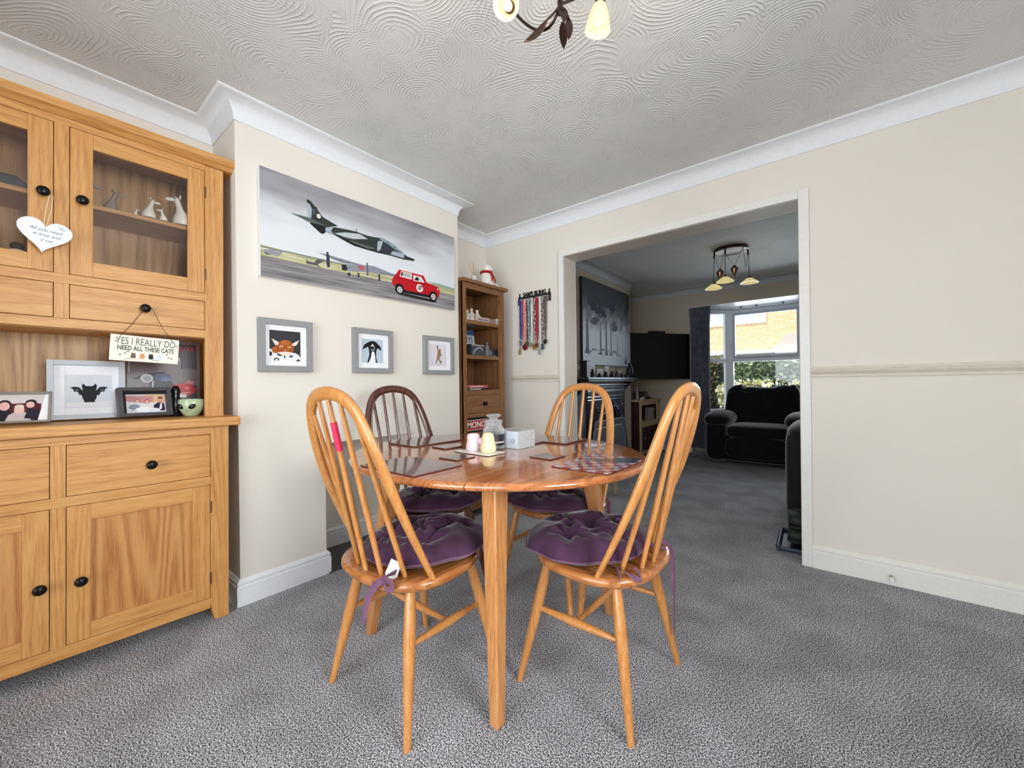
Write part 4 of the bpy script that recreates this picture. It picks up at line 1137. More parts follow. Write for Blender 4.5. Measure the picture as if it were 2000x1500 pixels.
def matmaterial(name, kind):
    m, nt, b = newmat(name)
    tc = N(nt, 'ShaderNodeTexCoord')
    b.inputs['Roughness'].default_value = .12; b.inputs['Coat Weight'].default_value = .5; b.inputs['Coat Roughness'].default_value = .04
    if kind == 'check':
        ck = N(nt, 'ShaderNodeTexChecker'); ck.inputs['Scale'].default_value = 34
        ck.inputs['Color1'].default_value = (*lin((140, 40, 56)), 1); ck.inputs['Color2'].default_value = (*lin((176, 164, 168)), 1)
        nt.links.new(tc.outputs['Object'], ck.inputs['Vector']); src = ck.outputs['Color']
    else:
        mp = N(nt, 'ShaderNodeMapping'); mp.inputs['Scale'].default_value = (1, 3, 1); nt.links.new(tc.outputs['Object'], mp.inputs['Vector'])
        nz = N(nt, 'ShaderNodeTexNoise'); nz.inputs['Scale'].default_value = 22; nz.inputs['Detail'].default_value = 4; nt.links.new(mp.outputs['Vector'], nz.inputs['Vector'])
        rr_ = ramp(nt, [(.35, lin((70, 52, 56))), (.5, lin((112, 98, 100))), (.62, lin((140, 84, 90)))]); nt.links.new(nz.outputs['Fac'], rr_.inputs['Fac']); src = rr_.outputs['Color']
    nt.links.new(src, b.inputs['Base Color'])
    return m


MATC, MATN = matmaterial('glossy_check_print', 'check'), matmaterial('glossy_photo_print', 'noise')
CORK = flat((92, 44, 34), .7)


def tmat(name, label, cat, cx, cy, w, l, rz, m, group):
    t = thing(name, label, cat, (cx, cy, MZ), rz, group)
    B().box(-w / 2, w / 2, -l / 2, l / 2, 0, .0035).done('backing', CORK, t, bevel=.0006)
    B().prism([(u - w / 2, v - l / 2) for u, v in rrect(w, l, .004)], 'xy', .0034, .0050).done('printed_surface', m, t)
    return t


pm = tmat('placemat', 'glossy red and grey checked placemat in front of the right-hand chair', 'placemat', -.637, 1.262, .205, .290, math.radians(-1), MATC, 'glossy placemats')
B().prism([(-.098, .02), (-.02, .05), (.05, .145), (.09, .145), (.10, .06), (.02, .01)], 'xy', .005, .0052).done('printed_patch', flat((70, 76, 84), .12), pm)
tmat('placemat', 'glossy grey printed placemat in front of the pink-taped chair', 'placemat', -1.140, .850, .290, .205, math.radians(1), MATN, 'glossy placemats')
tmat('placemat', 'glossy placemat on the far left of the table before the dark chair', 'placemat', -1.565, 1.262, .205, .290, math.radians(-2), MATN, 'glossy placemats')
tmat('placemat', 'glossy placemat on the far side of the table beyond the tissue box', 'placemat', -1.105, 1.668, .290, .205, math.radians(0), MATN, 'glossy placemats')
tmat('coaster', 'square coaster between the near left placemat and the white tray', 'coaster', -1.122, 1.050, .098, .098, 0, MATN, 'square coasters')
tmat('coaster', 'square coaster beside the far left placemat', 'coaster', -1.352, 1.205, .098, .098, math.radians(-4), MATN, 'square coasters')
tmat('coaster', 'square coaster beside the checked placemat across the leaf joint', 'coaster', -.853, 1.262, .098, .098, math.radians(-2), MATN, 'square coasters')
tmat('coaster', 'square coaster beside the far placemat, behind the tissue box', 'coaster', -1.130, 1.510, .098, .098, math.radians(2), MATN, 'square coasters')
t = thing('tray', 'thin white rectangular tray under the pink and cream shakers', 'tray', (-1.133, 1.188, MZ), math.radians(-1))
B().box(-.094, .094, -.053, .053, 0, .0025).done('tray_base', flat((60, 50, 44), .5), t)
B().prism([(u - .094, v - .053) for u, v in rrect(.188, .106, .006)], 'xy', .0025, .0045).done('tray_top', flat((240, 238, 234), .3), t)


def shaker(label, x, y, c, prof, rx=1.0, ry=1.0, ears=None, rz=0):
    t = thing('shaker', label, 'shaker', (x, y, MZ + .0046), rz, 'ceramic shakers on the tray')
    rs = [[(r * rx * math.cos(a), r * ry * math.sin(a), z) for a in [2 * math.pi * i / 28 for i in range(28)]] for r, z in prof]
    B().rings(rs).done('shaker_body', flat(c, .12), t, smooth=True)
    if ears:
        for e in ears: B().sq(*e, 1, 1, 14, 10).done('knob', flat(c, .12), t, smooth=True)
    return t


shaker('pale pink rounded ceramic shaker on the left of the white tray', -1.172, 1.190, (240, 214, 222), [(.026, 0), (.031, .004), (.032, .018), (.029, .032), (.027, .044), (.028, .056), (.025, .066), (.016, .071), (.002, .072)], ears=[((.026, .018, .040), (.012, .010, .014))], rz=math.radians(-20))
shaker('cream tall ceramic shaker on the right of the white tray', -1.092, 1.192, (236, 222, 178), [(.026, 0), (.031, .004), (.033, .016), (.030, .034), (.026, .050), (.025, .062), (.021, .073), (.012, .079), (.002, .080)])
# candle jar
t = thing('candle_jar', 'glass jar candle with dark wax and domed glass lid', 'candle jar', (-1.150, 1.292, MZ))
B().lathe([(.040, 0), (.046, .003), (.047, .010), (.047, .078), (.045, .088), (.036, .098), (.034, .108), (.0375, .110), (.0375, .115), (.0345, .116), (.032, .116), (.0315, .100), (.034, .096), (.0425, .086), (.0435, .076), (.0435, .010), (.038, .006), (.001, .006)], seg=36).done('jar_body', JARGLASS, t, smooth=True)
wx = B().lathe([(.0425, .0065), (.0432, .012), (.0432, .070), (.040, .072), (.001, .071)], seg=32).done('wax', flat((44, 26, 44), .35), t, smooth=True)
B().lathe([(.032, .100), (.032, .1165), (.038, .1175), (.040, .121), (.036, .124), (.022, .126), (.016, .130), (.022, .136), (.031, .140), (.031, .146), (.024, .150), (.001, .151)], seg=32).done('jar_lid', JARGLASS, t, smooth=True)
b = B()
rs = [[(.0476 * math.cos(a), .0476 * math.sin(a), z) for z in (.018, .066)] for a in [math.radians(-70 + 100 * i / 14) for i in range(15)]]
for (a0, a1), (b0, b1) in zip(rs, rs[1:]): b.quad(a0, b0, b1, a1)
lb = b.done('jar_label', flat((38, 30, 46), .4), t)
b = B()
rs = [[(.0480 * math.cos(a), .0480 * math.sin(a), z) for z in (.030, .036)] for a in [math.radians(-60 + 80 * i / 12) for i in range(13)]]
for (a0, a1), (b0, b1) in zip(rs, rs[1:]): b.quad(a0, b0, b1, a1)
b.done('label_band', flat((216, 206, 190), .5), lb)
# tissue box
t = thing('tissue_box', 'silvery grey cube tissue box beside the candle jar', 'box', (-1.051, 1.334, MZ), math.radians(-1))
tb = B().box(-.135, 0, 0, .120, 0, .074, 0)
tb.done('carton', flat((196, 200, 204), .4), t, bevel=.0012)
B().tube([(-.028 + .0095 * math.cos(a), -.0006, .034 + .0065 * math.sin(a)) for a in [2 * math.pi * i / 20 for i in range(21)]], .0011, 6).done('printed_oval', flat((90, 92, 98), .5), t)
B().box(-.066, -.002, -.0006, .0, .002, .072).done('printed_front', flat((216, 228, 240), .4), t)
for pts in ([(.0006, .004, .070), (.0006, .060, .038), (.0006, .116, .070)], [(.0006, .118, .03), (.0006, .060, .038)]):
    B().tube(pts, .0005, 5).done('flap_fold', flat((160, 158, 158), .5), t)
B().lathe([(.001, .0742), (.030, .0745), (.032, .0742)], (-.067, .06, 0), 20).done('opening', flat((150, 152, 156), .5), t)

# ================================================================ ALCOVE BOOKCASE
BX1 = -2.150
bk = thing('bookcase', 'tall narrow oak bookcase with one small drawer in the alcove corner', 'bookcase', (XL + .004, 2.086, 0))
bd = BX1 - XL - .004
bw = .474
boards('side_panel', OAKD['z'], bk, [(0, bd - .002, 0, .020, 0, 1.785), (0, bd - .002, bw - .020, bw, 0, 1.785)])
boards('back_panel', OAKD['z'], bk, [(0, .008, .02, bw - .02, .08, 1.78)])
boards('stile', OAKD['z'], bk, [(bd - .020, bd, 0, .036, 0, 1.785), (bd - .020, bd, bw - .058, bw, 0, 1.785)])
boards('rail', OAKD['y'], bk, [(bd - .020, bd, .036, bw - .058, 1.742, 1.785), (bd - .020, bd, .036, bw - .058, .935, .972), (bd - .020, bd, .036, bw - .058, .765, .795), (bd - .020, bd, .036, bw - .058, .06, .12)])
boards('shelf', OAKD['y'], bk, [(.008, bd - .003, .020, bw - .020, 1.480, 1.508), (.008, bd - .003, .020, bw - .020, 1.214, 1.242), (.008, bd - .022, .020, bw - .020, .950, .970), (.008, bd - .022, .020, bw - .020, .770, .788), (.008, bd - .003, .020, bw - .020, .630, .650), (.008, bd - .022, .020, bw - .020, .08, .10)])
d = B().box(.03, bd - .001, .038, bw - .060, .797, .933).done('drawer', OAKD['y'], bk, bevel=.0015)
kb = B()
kb.box(bd - .001, bd + .004, .205, .235, .852, .880).box(bd + .004, bd + .018, .214, .226, .860, .872).box(bd + .016, bd + .024, .203, .237, .850, .882)
kb.done('knob', BLACKM, d, bevel=.003)
B().box(-.002, bd + .022, -.018, bw + .030, 1.786, 1.812).done('top_board', OAKD['y'], bk, bevel=.003)
BO = Vector((XL + .004, 2.086, 0))
fx0 = XL + .004 + bd


def small(name, label, cat, y, z, parts, dx=-.05, group=None, rz=0):
    t = thing(name, label, cat, (fx0 + dx, y, z), rz, group)
    for nm, m, kind, a in parts:
        b = B()
        if kind == 'lathe': b.lathe(a, seg=16)
        elif kind == 'box': b.box(*a)
        elif kind == 'sq': b.sq(*a, 1, 1, 14, 10)
        elif kind == 'prism': b.prism(*a)
        b.done(nm, m, t, smooth=kind in ('lathe', 'sq'), bevel=.0008 if kind == 'box' else 0)
    return t


PORC, GRY, DGR = flat((206, 200, 190), .3), flat((120, 122, 128), .4), flat((50, 52, 60), .3)
for i, (y, h, c, lb) in enumerate(((2.190, .090, PORC, 'pale figurine at the left end of the bookcase top shelf'), (2.238, .110, PORC, 'white seated figurine second from the left on the bookcase top shelf'),
                                   (2.300, .105, PORC, 'white couple figurine right of centre on the bookcase top shelf'), (2.165, .145, DGR, 'dark tall ornament behind the left of the bookcase top shelf'))):
    small('figurine', lb, 'figurine', y, 1.5092, [('figurine_body', c, 'lathe', [(.020, 0), (.024, h * .1), (.019, h * .4), (.022, h * .55), (.009, h * .7)]), ('head', flat((226, 206, 190), .4), 'sq', ((0, 0, h * .8), (.013, .013, .016))), ('arms', c, 'sq', ((.012, 0, h * .42), (.014, .026, .012)))], dx=-.06 if i < 3 else -.14, group='small ornaments in the bookcase')
for i, (y, c, lb) in enumerate(((2.265, (190, 160, 150), 'long pink patterned tin lying at the front of the bookcase top shelf'), (2.432, (170, 120, 110), 'small reddish block beside the pink tin on the bookcase top shelf'), (2.500, (200, 196, 190), 'little white pot at the right of the bookcase top shelf'))):
    w_ = (.072, .035, .018)[i]; small('ornament', lb, 'ornament', y + (.055 if i == 0 else 0), 1.5092, [('ornament_body', flat(c, .4), 'box', (-.012, .012, -w_, w_, 0, (.036, .034, .044)[i])), ('painted_band', GRY, 'box', (.012, .0125, -w_ * .8, w_ * .8, .010, .022))], dx=-.025, group='small ornaments in the bookcase')
# number plate
t = thing('number_plate', 'blue and white souvenir number plate leaning on the middle bookcase shelf', 'number plate', (fx0 - .16, 2.225, 1.3325), rot=(0, math.radians(-8), 0))
B().prism(rrect(.150, .130, .010), 'yz', 0, .002).done('plate', flat((196, 206, 216), .4), t)
B().prism([(u, v + .085) for u, v in rrect(.150, .045, .010)], 'yz', .002, .0024).done('plate_band', flat((60, 92, 136), .4), t)
text('2Y5', .070, flat((30, 34, 46), .4), 'lettering', t, (.0028, .086, .044), FACE_X, width=.72)
small('ornament_box', 'dark printed box supporting the number plate on the middle bookcase shelf', 'box', 2.285, 1.2432, [('box_body', flat((64, 66, 74), .4), 'box', (-.035, .035, -.072, .072, 0, .088)), ('printed_arc', flat((150, 158, 168), .4), 'prism', ([(-.06, .01), (-.03, .055), (.02, .072), (.06, .05), (.055, .042), (.02, .060), (-.02, .045), (-.05, .008)], 'yz', .035, .0356)), ('printed_edge', flat((200, 196, 190), .5), 'box', (.035, .0356, -.07, .07, .078, .084))], dx=-.075)
for i, (y, h, r, c, lb) in enumerate(((2.402, .115, .028, (96, 100, 108), 'grey castle-shaped ornament in the middle of the bookcase'), (2.450, .060, .014, (110, 112, 118), 'short grey pot on the middle bookcase shelf'), (2.486, .070, .015, (34, 44, 66), 'blue ornament with a turquoise base on the middle bookcase shelf'), (2.518, .060, .012, (26, 28, 34), 'black bottle at the right end of the middle bookcase shelf'))):
    small('ornament', lb, 'ornament', y, 1.2432, [('ornament_body', flat(c, .3), 'lathe', [(r, 0), (r, h * .35), (r * .7, h * .45), (r * .75, h * .7), (r * .35, h * .78), (r * .3, h * .97), (.001, h)]), ('base', flat((70, 130, 150) if i == 2 else (70, 72, 78), .3), 'lathe', [(r * 1.1, 0), (r * 1.1, .008), (r, .01)])], dx=-.05, group='small ornaments in the bookcase')
for i, (y0, w_, z, c, lb) in enumerate(((2.128, .235, .972, (60, 66, 60), 'dark book at the bottom of the flat pile under a pink book'), (2.128, .265, .992, (196, 84, 96), 'pink-spined book on top of the flat pile in the bookcase'))):
    t = thing('book', lb, 'book', (fx0 - .20, y0 + .012, z), 0, 'books lying flat in the bookcase')
    B().box(0, .150, 0, w_, 0, .003).box(0, .150, 0, w_, .016, .0192).box(.147, .150, 0, w_, .003, .016).done('cover', flat(c, .5), t)
    B().box(.002, .146, .002, w_ - .003, .0032, .0158).done('pages', flat((226, 216, 200), .8), t)
    B().box(.150, .1503, .06, w_ - .05, .006, .013).done('spine_lettering', flat((236, 214, 210), .5), t)
t = thing('board_game_box', 'board game box with a red title panel, on the lower bookcase shelf', 'game box', (fx0 - .27, 2.112, .651))
B().box(0, .24, 0, .425, 0, .100).done('game_box_body', flat((40, 34, 34), .5), t, bevel=.001)
B().box(.24, .2408, .012, .413, .012, .092).done('title_border', flat((232, 220, 214), .5), t)
B().box(.2408, .2414, .017, .408, .017, .087).done('title_panel', flat((170, 44, 42), .5), t)
text('MONOPOLY', .066, flat((244, 238, 232), .5), 'lettering', t, (.2418, .214, .052), FACE_X, width=.98, bold=.001)
t = thing('board_game_box', 'black game box lying above the red titled one', 'game box', (fx0 - .27, 2.112, .7515))
B().box(0, .235, 0, .415, 0, .010).done('game_box_body', flat((24, 24, 28), .4), t, bevel=.001)
# on top: diffuser and polar bear
t = thing('reed_diffuser', 'white reed diffuser with thin sticks on top of the bookcase', 'reed diffuser', (fx0 - .075, 2.285, 1.8125))
B().lathe([(.020, 0), (.025, .004), (.025, .038), (.016, .044), (.022, .048), (.022, .062), (.014, .062), (.014, .050), (.001, .050)], seg=20).done('pot', flat((226, 222, 216), .3), t, smooth=True)
B().box(.0245, .0255, -.012, .010, .010, .030).done('pot_pattern', flat((130, 110, 110), .5), t)
for i, (a, b_) in enumerate(((-.055, -.01), (-.030, .01), (.012, -.01), (-.010, .006), (.020, .008))):
    B().tube([(0, 0, .05), (b_, a, .165 + .01 * (i % 2))], .0016, 6).done('reed', flat((196, 168, 130), .7), t)
t = thing('polar_bear_ornament', 'white seated polar bear with a red scarf on top of the bookcase', 'ornament', (fx0 - .09, 2.452, 1.8125), math.radians(10))
BW = flat((238, 234, 226), .35)
rs = []
for z, r_, cy in ((0, .060, 0), (.010, .066, 0), (.040, .062, 0), (.080, .052, -.004), (.110, .042, -.008), (.126, .034, -.008)):
    rs.append([(r_ * .9 * math.cos(a), cy + r_ * math.sin(a), z) for a in [2 * math.pi * i / 24 for i in range(24)]])
B().rings(rs).done('bear_body', BW, t, smooth=True)
B().sq((.004, .004, .158), (.034, .036, .036), 1, 1, 18, 12).done('head', BW, t, smooth=True)
B().sq((.026, .026, .155), (.020, .022, .015), 1, 1, 14, 10).done('muzzle', BW, t, smooth=True)
B().sq((.038, .038, .160), (.007, .007, .006), 1, 1, 10, 8).done('nose', flat((24, 22, 24), .2), t, smooth=True)
for q in (-1, 1):
    B().sq((-.008, .004 + q * .026, .190), (.006, .010, .010), 1, 1, 10, 8).done('ear', BW, t, smooth=True)
    B().sq((.050, q * .045 + .012, .018), (.030, .020, .018), 1, 1, 14, 10).done('foot', BW, t, smooth=True)
B().sq((.026, .060, .024), (.026, .026, .022), 1, 1, 14, 10).done('paw', BW, t, smooth=True)
REDM = fabric('red_scarf', (178, 30, 40), .2)
B().tube([(.042 * math.cos(a), -.006 + .043 * math.sin(a), .124) for a in [2 * math.pi * i / 20 for i in range(21)]], .011, 8).done('scarf', REDM, t, smooth=True)
B().tube([(.040, .004, .120), (.056, .000, .085), (.062, -.010, .052)], .012, 8, flatn=(1, 0, 0), ratio=.3).done('scarf_end', REDM, t, smooth=True)
B().tube([(.036, .022, .120), (.052, .036, .085), (.050, .054, .048)], .011, 8, flatn=(1, 0, 0), ratio=.3).done('scarf_end', REDM, t, smooth=True)

# ================================================================ MEDAL HANGER on the back wall
mh = thing('medal_hanger', 'black metal medal hanger with cut-out name on the wall beside the bookcase', 'medal hanger', (-2.124, YB, 1.690))
HB = flat((22, 22, 24), .5)
hb = B()
hb.box(0, .331, -.008, -.003, .050, .066)
for z in (.002, .018, .034): hb.box(.012, .331, -.014, -.008, z, z + .006)
hb.box(0, .012, -.014, -.003, .0, .05).box(.160, .172, -.014, -.003, .0, .05).box(.319, .331, -.014, -.003, .0, .05)
hb.box(.02, .03, -.003, 0, .054, .062).box(.30, .31, -.003, 0, .054, .062)
hb.done('rail', HB, mh)
text("SAM'S BLING", .050, HB, 'lettering', mh, (.166, -.0055, .081), (math.radians(90), 0, 0), extrude=.0025, width=.84, bold=.0015)
for u in (.014, .317):
    B().prism([(u - .010, .062), (u + .010, .062), (u + .008, .078), (u + .003, .082), (u + .006, .092), (u + .009, .100), (u + .003, .097), (u - .003, .097), (u - .009, .100), (u - .006, .092), (u - .003, .082), (u - .008, .078)], 'xz', -.008, -.003).done('cat_silhouette', HB, mh)
ribs = [(.020, .004, (110, 150, 150), .46, (196, 176, 130), 'pale green ribbon with a bronze bar, hanging lowest at the left end'), (.034, .010, (66, 60, 160), .385, (232, 232, 236), 'blue ribbon with a round silver medal'), (.050, .009, (160, 90, 160), .40, (200, 200, 206), 'mauve ribbon with a round medal behind the orange one'),
        (.078, .018, (226, 110, 90), .425, (170, 50, 46), 'orange and white ribbon with a red round medal'), (.104, .009, (40, 40, 50), .40, (120, 120, 124), 'narrow black ribbon beside the orange one'), (.120, .012, (70, 130, 140), .410, (150, 160, 140), 'teal ribbon with a small greenish medal'),
        (.148, .011, (232, 232, 232), .415, (200, 200, 200), 'white ribbon in the centre'), (.182, .017, (120, 36, 50), .430, (214, 180, 120), 'dark red ribbon with a large gold medal'), (.206, .014, (168, 54, 62), .425, (150, 110, 70), 'brick red ribbon with bronze medal'),
        (.232, .012, (226, 214, 222), .47, (206, 206, 214), 'white and pink ribbon with a square medal hanging lowest'), (.260, .018, (84, 74, 74), .430, (90, 120, 140), 'dark patterned ribbon with a blue square medal'), (.288, .013, (104, 92, 86), .400, (70, 66, 62), 'brown ribbon at the right end')]
for i, (u, hw, c, L, mc, lb) in enumerate(ribs):
    zt = .036
    t = thing('medal', lb, 'medal', (-2.124 + u, YB - .018 - .0035 * (i % 3), 1.690 + zt), 0, 'race medals on the black hanger')
    rm, nt, bb_ = newmat('ribbon_print')
    tc = N(nt, 'ShaderNodeTexCoord'); mp = N(nt, 'ShaderNodeMapping'); mp.inputs['Scale'].default_value = (90, 1, 34); nt.links.new(tc.outputs['Object'], mp.inputs['Vector'])
    nz = N(nt, 'ShaderNodeTexNoise'); nz.inputs['Scale'].default_value = 1.2; nz.inputs['Detail'].default_value = 2; nt.links.new(mp.outputs['Vector'], nz.inputs['Vector'])
    c2 = (232, 226, 222) if i in (3, 7, 9, 10, 5) else tuple(int(x * .7) for x in c)
    rr_ = ramp(nt, [(.50, lin(c)), (.62, lin(c2))]); nt.links.new(nz.outputs['Fac'], rr_.inputs['Fac']); nt.links.new(rr_.outputs['Color'], bb_.inputs['Base Color']); bb_.inputs['Roughness'].default_value = .5
    Lr = L - .045
    b = B()
    b.prism([(-hw, 0), (hw, 0), (hw * .9, -Lr * .6), (.004, -Lr), (-.004, -Lr), (-hw * .9, -Lr * .6)], 'xz', -.0012, 0)
    b.prism([(-hw, 0), (hw, 0), (hw, .004), (-hw, .004)], 'xz', -.0012, .006)
    b.done('ribbon', rm, t)
    mm = flat(mc, .3, .6)
    if i in (9, 10): B().box(-.016, .016, -.007, -.003, -L, -Lr + .004).done('medal_plate', mm, t, bevel=.002)
    elif i == 0: B().box(-.010, .010, -.005, -.002, -L, -Lr + .002).done('medal_plate', mm, t, bevel=.001)
    else:
        r_ = .028 if i in (3, 7) else .020
        B().lathe([(.001, -.008), (r_ * .8, -.008), (r_, -.006), (r_, -.004), (.001, -.003)], (0, 0, -Lr - r_ * .6), 20, 'y').done('medal_disc', mm, t, smooth=True)
        B().lathe([(.001, -.0092), (r_ * .5, -.009), (r_ * .55, -.008)], (0, 0, -Lr - r_ * .6), 16, 'y').done('medal_centre', flat(tuple(int(x * .6) for x in mc), .4, .3), t, smooth=True)

# ================================================================ DINING CEILING LIGHT
LX, LY = -.640, 1.045
cl = thing('ceiling_light', 'dark branching ceiling light with metal leaves and frosted glass shades', 'ceiling light', (LX, LY, C))
BR = flat((52, 38, 34), .4, .6)
B().lathe([(.055, 0), (.055, -.012), (.040, -.022), (.012, -.026), (.009, -.06), (.009, -.20), (.014, -.215), (.001, -.225)], seg=24).done('stem', BR, cl, smooth=True)
FROST, _nt2, _b2 = newmat('frosted_shade_glass')
_b2.inputs['Base Color'].default_value = (.55, .43, .28, 1); _b2.inputs['Roughness'].default_value = .5; _b2.inputs['Transmission Weight'].default_value = .25
_b2.inputs['Emission Color'].default_value = (1, .80, .50, 1); _b2.inputs['Emission Strength'].default_value = .42
BULB = emis('lit_bulb', (255, 236, 200), 3)


def arm(end, aim, via):
    e = Vector(end); a = Vector(aim).normalized()
    p0_, p1_, p2_, p3_ = Vector((0, 0, -.19)), Vector(via) * 1.25 - Vector((0, 0, -.05)), e - a * .13, e - a * .05
    B().tube([tuple(p0_ * (1 - u) ** 3 + p1_ * 3 * u * (1 - u) ** 2 + p2_ * 3 * u * u * (1 - u) + p3_ * u ** 3) for u in [i / 14 for i in range(15)]], .0045, 8).done('arm', BR, cl, smooth=True)
    q = a.to_track_quat('Z', 'Y').to_matrix()
    def tr(p): return tuple(e + q @ Vector(p))
    def lath(prof, nm, m, seg=22):
        rs = [[tr((r * math.cos(2 * math.pi * i / seg), r * math.sin(2 * math.pi * i / seg), z)) for i in range(seg)] for r, z in prof]
        b = B(); b.rings(rs); return b.done(nm, m, cl, smooth=True)
    lath([(.006, -.052), (.015, -.046), (.017, -.030), (.014, -.020)], 'lamp_holder', BR)
    lath([(.018, -.030), (.027, -.010), (.034, .015), (.039, .042), (.0365, .042), (.031, .014), (.024, -.010), (.016, -.028)], 'lamp_shade', FROST)
    lath([(.008, -.022), (.012, -.005), (.013, .010), (.008, .022), (.001, .026)], 'bulb', BULB, 16)
    l = bpy.data.lights.new('bulb_light', 'POINT'); l.energy = .9; l.color = (1, .78, .52); l.shadow_soft_size = .02
    o = bpy.data.objects.new('bulb_light', l); COL.objects.link(o); o.parent = cl; o.location = tr((0, 0, .10))


arm((-.122, -.100, -.195), (.38, -.72, -.62), (-.06, .03, -.275))
arm((.082, .090, -.210), (-.16, .06, -1), (.05, .07, -.150))
arm((.10, -.16, -.170), (.4, -.5, -.7), (.06, -.10, -.20))


def leaf(p0, p1, wd, curl=.0, tw=(0, 0, 1)):
    p0, p1 = Vector(p0), Vector(p1); d = p1 - p0; s_ = d.cross(Vector(tw)).normalized(); nrm = s_.cross(d).normalized()
    rs = []
    for i in range(9):
        q = i / 8; w_ = wd * math.sin(math.pi * min(1, q * .97 + .03)) ** .8 + .0008; c_ = p0 + d * q + nrm * (curl * math.sin(q * math.pi))
        rs.append([tuple(c_ - s_ * w_ + nrm * .001), tuple(c_ + nrm * (-.003)), tuple(c_ + s_ * w_ + nrm * .001), tuple(c_ + s_ * w_ - nrm * .0005), tuple(c_ + nrm * (-.0045)), tuple(c_ - s_ * w_ - nrm * .0005)])
    B().rings(rs).done('leaf', BR, cl, smooth=True)


leaf((-.035, -.015, -.225), (-.115, -.030, -.262), .014, .008, (.3, .9, .1))
leaf((.002, .002, -.195), (.020, -.010, -.262), .014, .004, (.8, -.6, .3))
leaf((.018, .016, -.230), (.022, .012, -.300), .011, .004, (.8, -.6, .3))
leaf((-.01, .03, -.215), (-.05, .10, -.235), .013, .006, (0, .2, 1))
B().tube([(-.005, 0, -.195), (-.022, -.008, -.214), (-.035, -.015, -.225)], .003, 6).done('twig', BR, cl, smooth=True)
B().tube([(.004, .0, -.200), (.012, .016, -.212), (.018, .016, -.230)], .003, 6).done('twig', BR, cl, smooth=True)

# ================================================================ LIVING ROOM
# painting
pn = thing('canvas_painting', 'misty blue-grey canvas of tall trees above the fireplace', 'painting', (XC + .001, 3.87, 1.225))
pm_, nt, bb_ = newmat('misty_forest_paint')
tc = N(nt, 'ShaderNodeTexCoord'); sx = N(nt, 'ShaderNodeSeparateXYZ'); nt.links.new(tc.outputs['Object'], sx.inputs[0])
nz = N(nt, 'ShaderNodeTexNoise'); nz.inputs['Scale'].default_value = 9; nz.inputs['Detail'].default_value = 6; nt.links.new(tc.outputs['Object'], nz.inputs['Vector'])
ml = N(nt, 'ShaderNodeMath', operation='MULTIPLY_ADD'); ml.inputs[1].default_value = .5; nt.links.new(nz.outputs['Fac'], ml.inputs[0]); nt.links.new(sx.outputs['Z'], ml.inputs[2])
rr_ = ramp(nt, [(.30, lin((196, 206, 222))), (.62, lin((206, 212, 226))), (.84, lin((104, 110, 122))), (1.05, lin((44, 46, 52)))]); nt.links.new(ml.outputs[0], rr_.inputs['Fac']); nt.links.new(rr_.outputs['Color'], bb_.inputs['Base Color']); bb_.inputs['Roughness'].default_value = .5
B().box(0, .035, 0, 1.265, 0, .955).done('canvas', flat((38, 40, 46), .7), pn, bevel=.003)
TR = (70, 80, 98)
pol = []
for u, w0, w1, top in ((.10, .050, .036, .50), (.42, .030, .020, .50), (.57, .030, .020, .55), (.70, .022, .014, .50), (.88, .014, .010, .40)):
    pol.append(((150, 158, 176) if w0 < .02 else (122, 132, 152), [(u - w0 * 1.4, .12), (u - w0 * .7, .18), (u - w1 * .6, top), (u + w1 * .6, top), (u + w0 * .7, .18), (u + w0 * 1.5, .12)]))
for x0_, y0_, x1_, y1_ in ((.05, .06, .40, .17), (.30, .10, .65, .18), (.55, .17, 1.1, .07)):
    pol.append(((160, 170, 190), [(x0_, y0_), ((x0_ + x1_) / 2, max(y0_, y1_) + .02), (x1_, y1_), ((x0_ + x1_) / 2, max(y0_, y1_) - .012)]))
pol.append(((40, 48, 66), [(1.10, .03), (1.13, .14), (1.16, .03)]))
for i in range(26):
    rr0 = random.Random(i); cu, cv_ = .08 + rr0.random() * .75, .46 + rr0.random() * .35
    pol.append(((74, 80, 94) if cv_ > .6 else (112, 120, 138), [(cu + (.05 + .04 * rr0.random()) * math.cos(a) * (1 + .3 * math.sin(3 * a + i)), cv_ + (.035 + .02 * rr0.random()) * math.sin(a)) for a in [2 * math.pi * k_ / 12 for k_ in range(12)]]))
a = art('painted_surface', pol, pn, .0362, pm_, 1.265, .955, step=.00004)
# TV
pR, pL = Vector((-1.62, 6.02, 0)), Vector((-2.215, 5.262, 0))
dv = pR - pL; tvw = dv.length; tv_a = math.atan2(dv.y, dv.x)
tv = thing('television', 'large black wall-mounted television angled across the alcove corner', 'television', (pL.x, pL.y, 1.055), tv_a)
TVB = flat((12, 12, 14), .15)
B().box(0, tvw, 0, .035, 0, .640).done('casing', flat((16, 16, 18), .4), tv, bevel=.003)
B().box(.010, tvw - .010, -.0015, 0, .016, .630).done('screen', TVB, tv)
B().box(tvw * .34, tvw * .60, -.004, .04, .641, .672).done('soundbar_sensor', flat((14, 14, 16), .4), tv, bevel=.004)
B().box(tvw * .4, tvw * .5, .035, .30, .25, .36).done('wall_bracket', flat((30, 30, 32), .4, .6), tv)
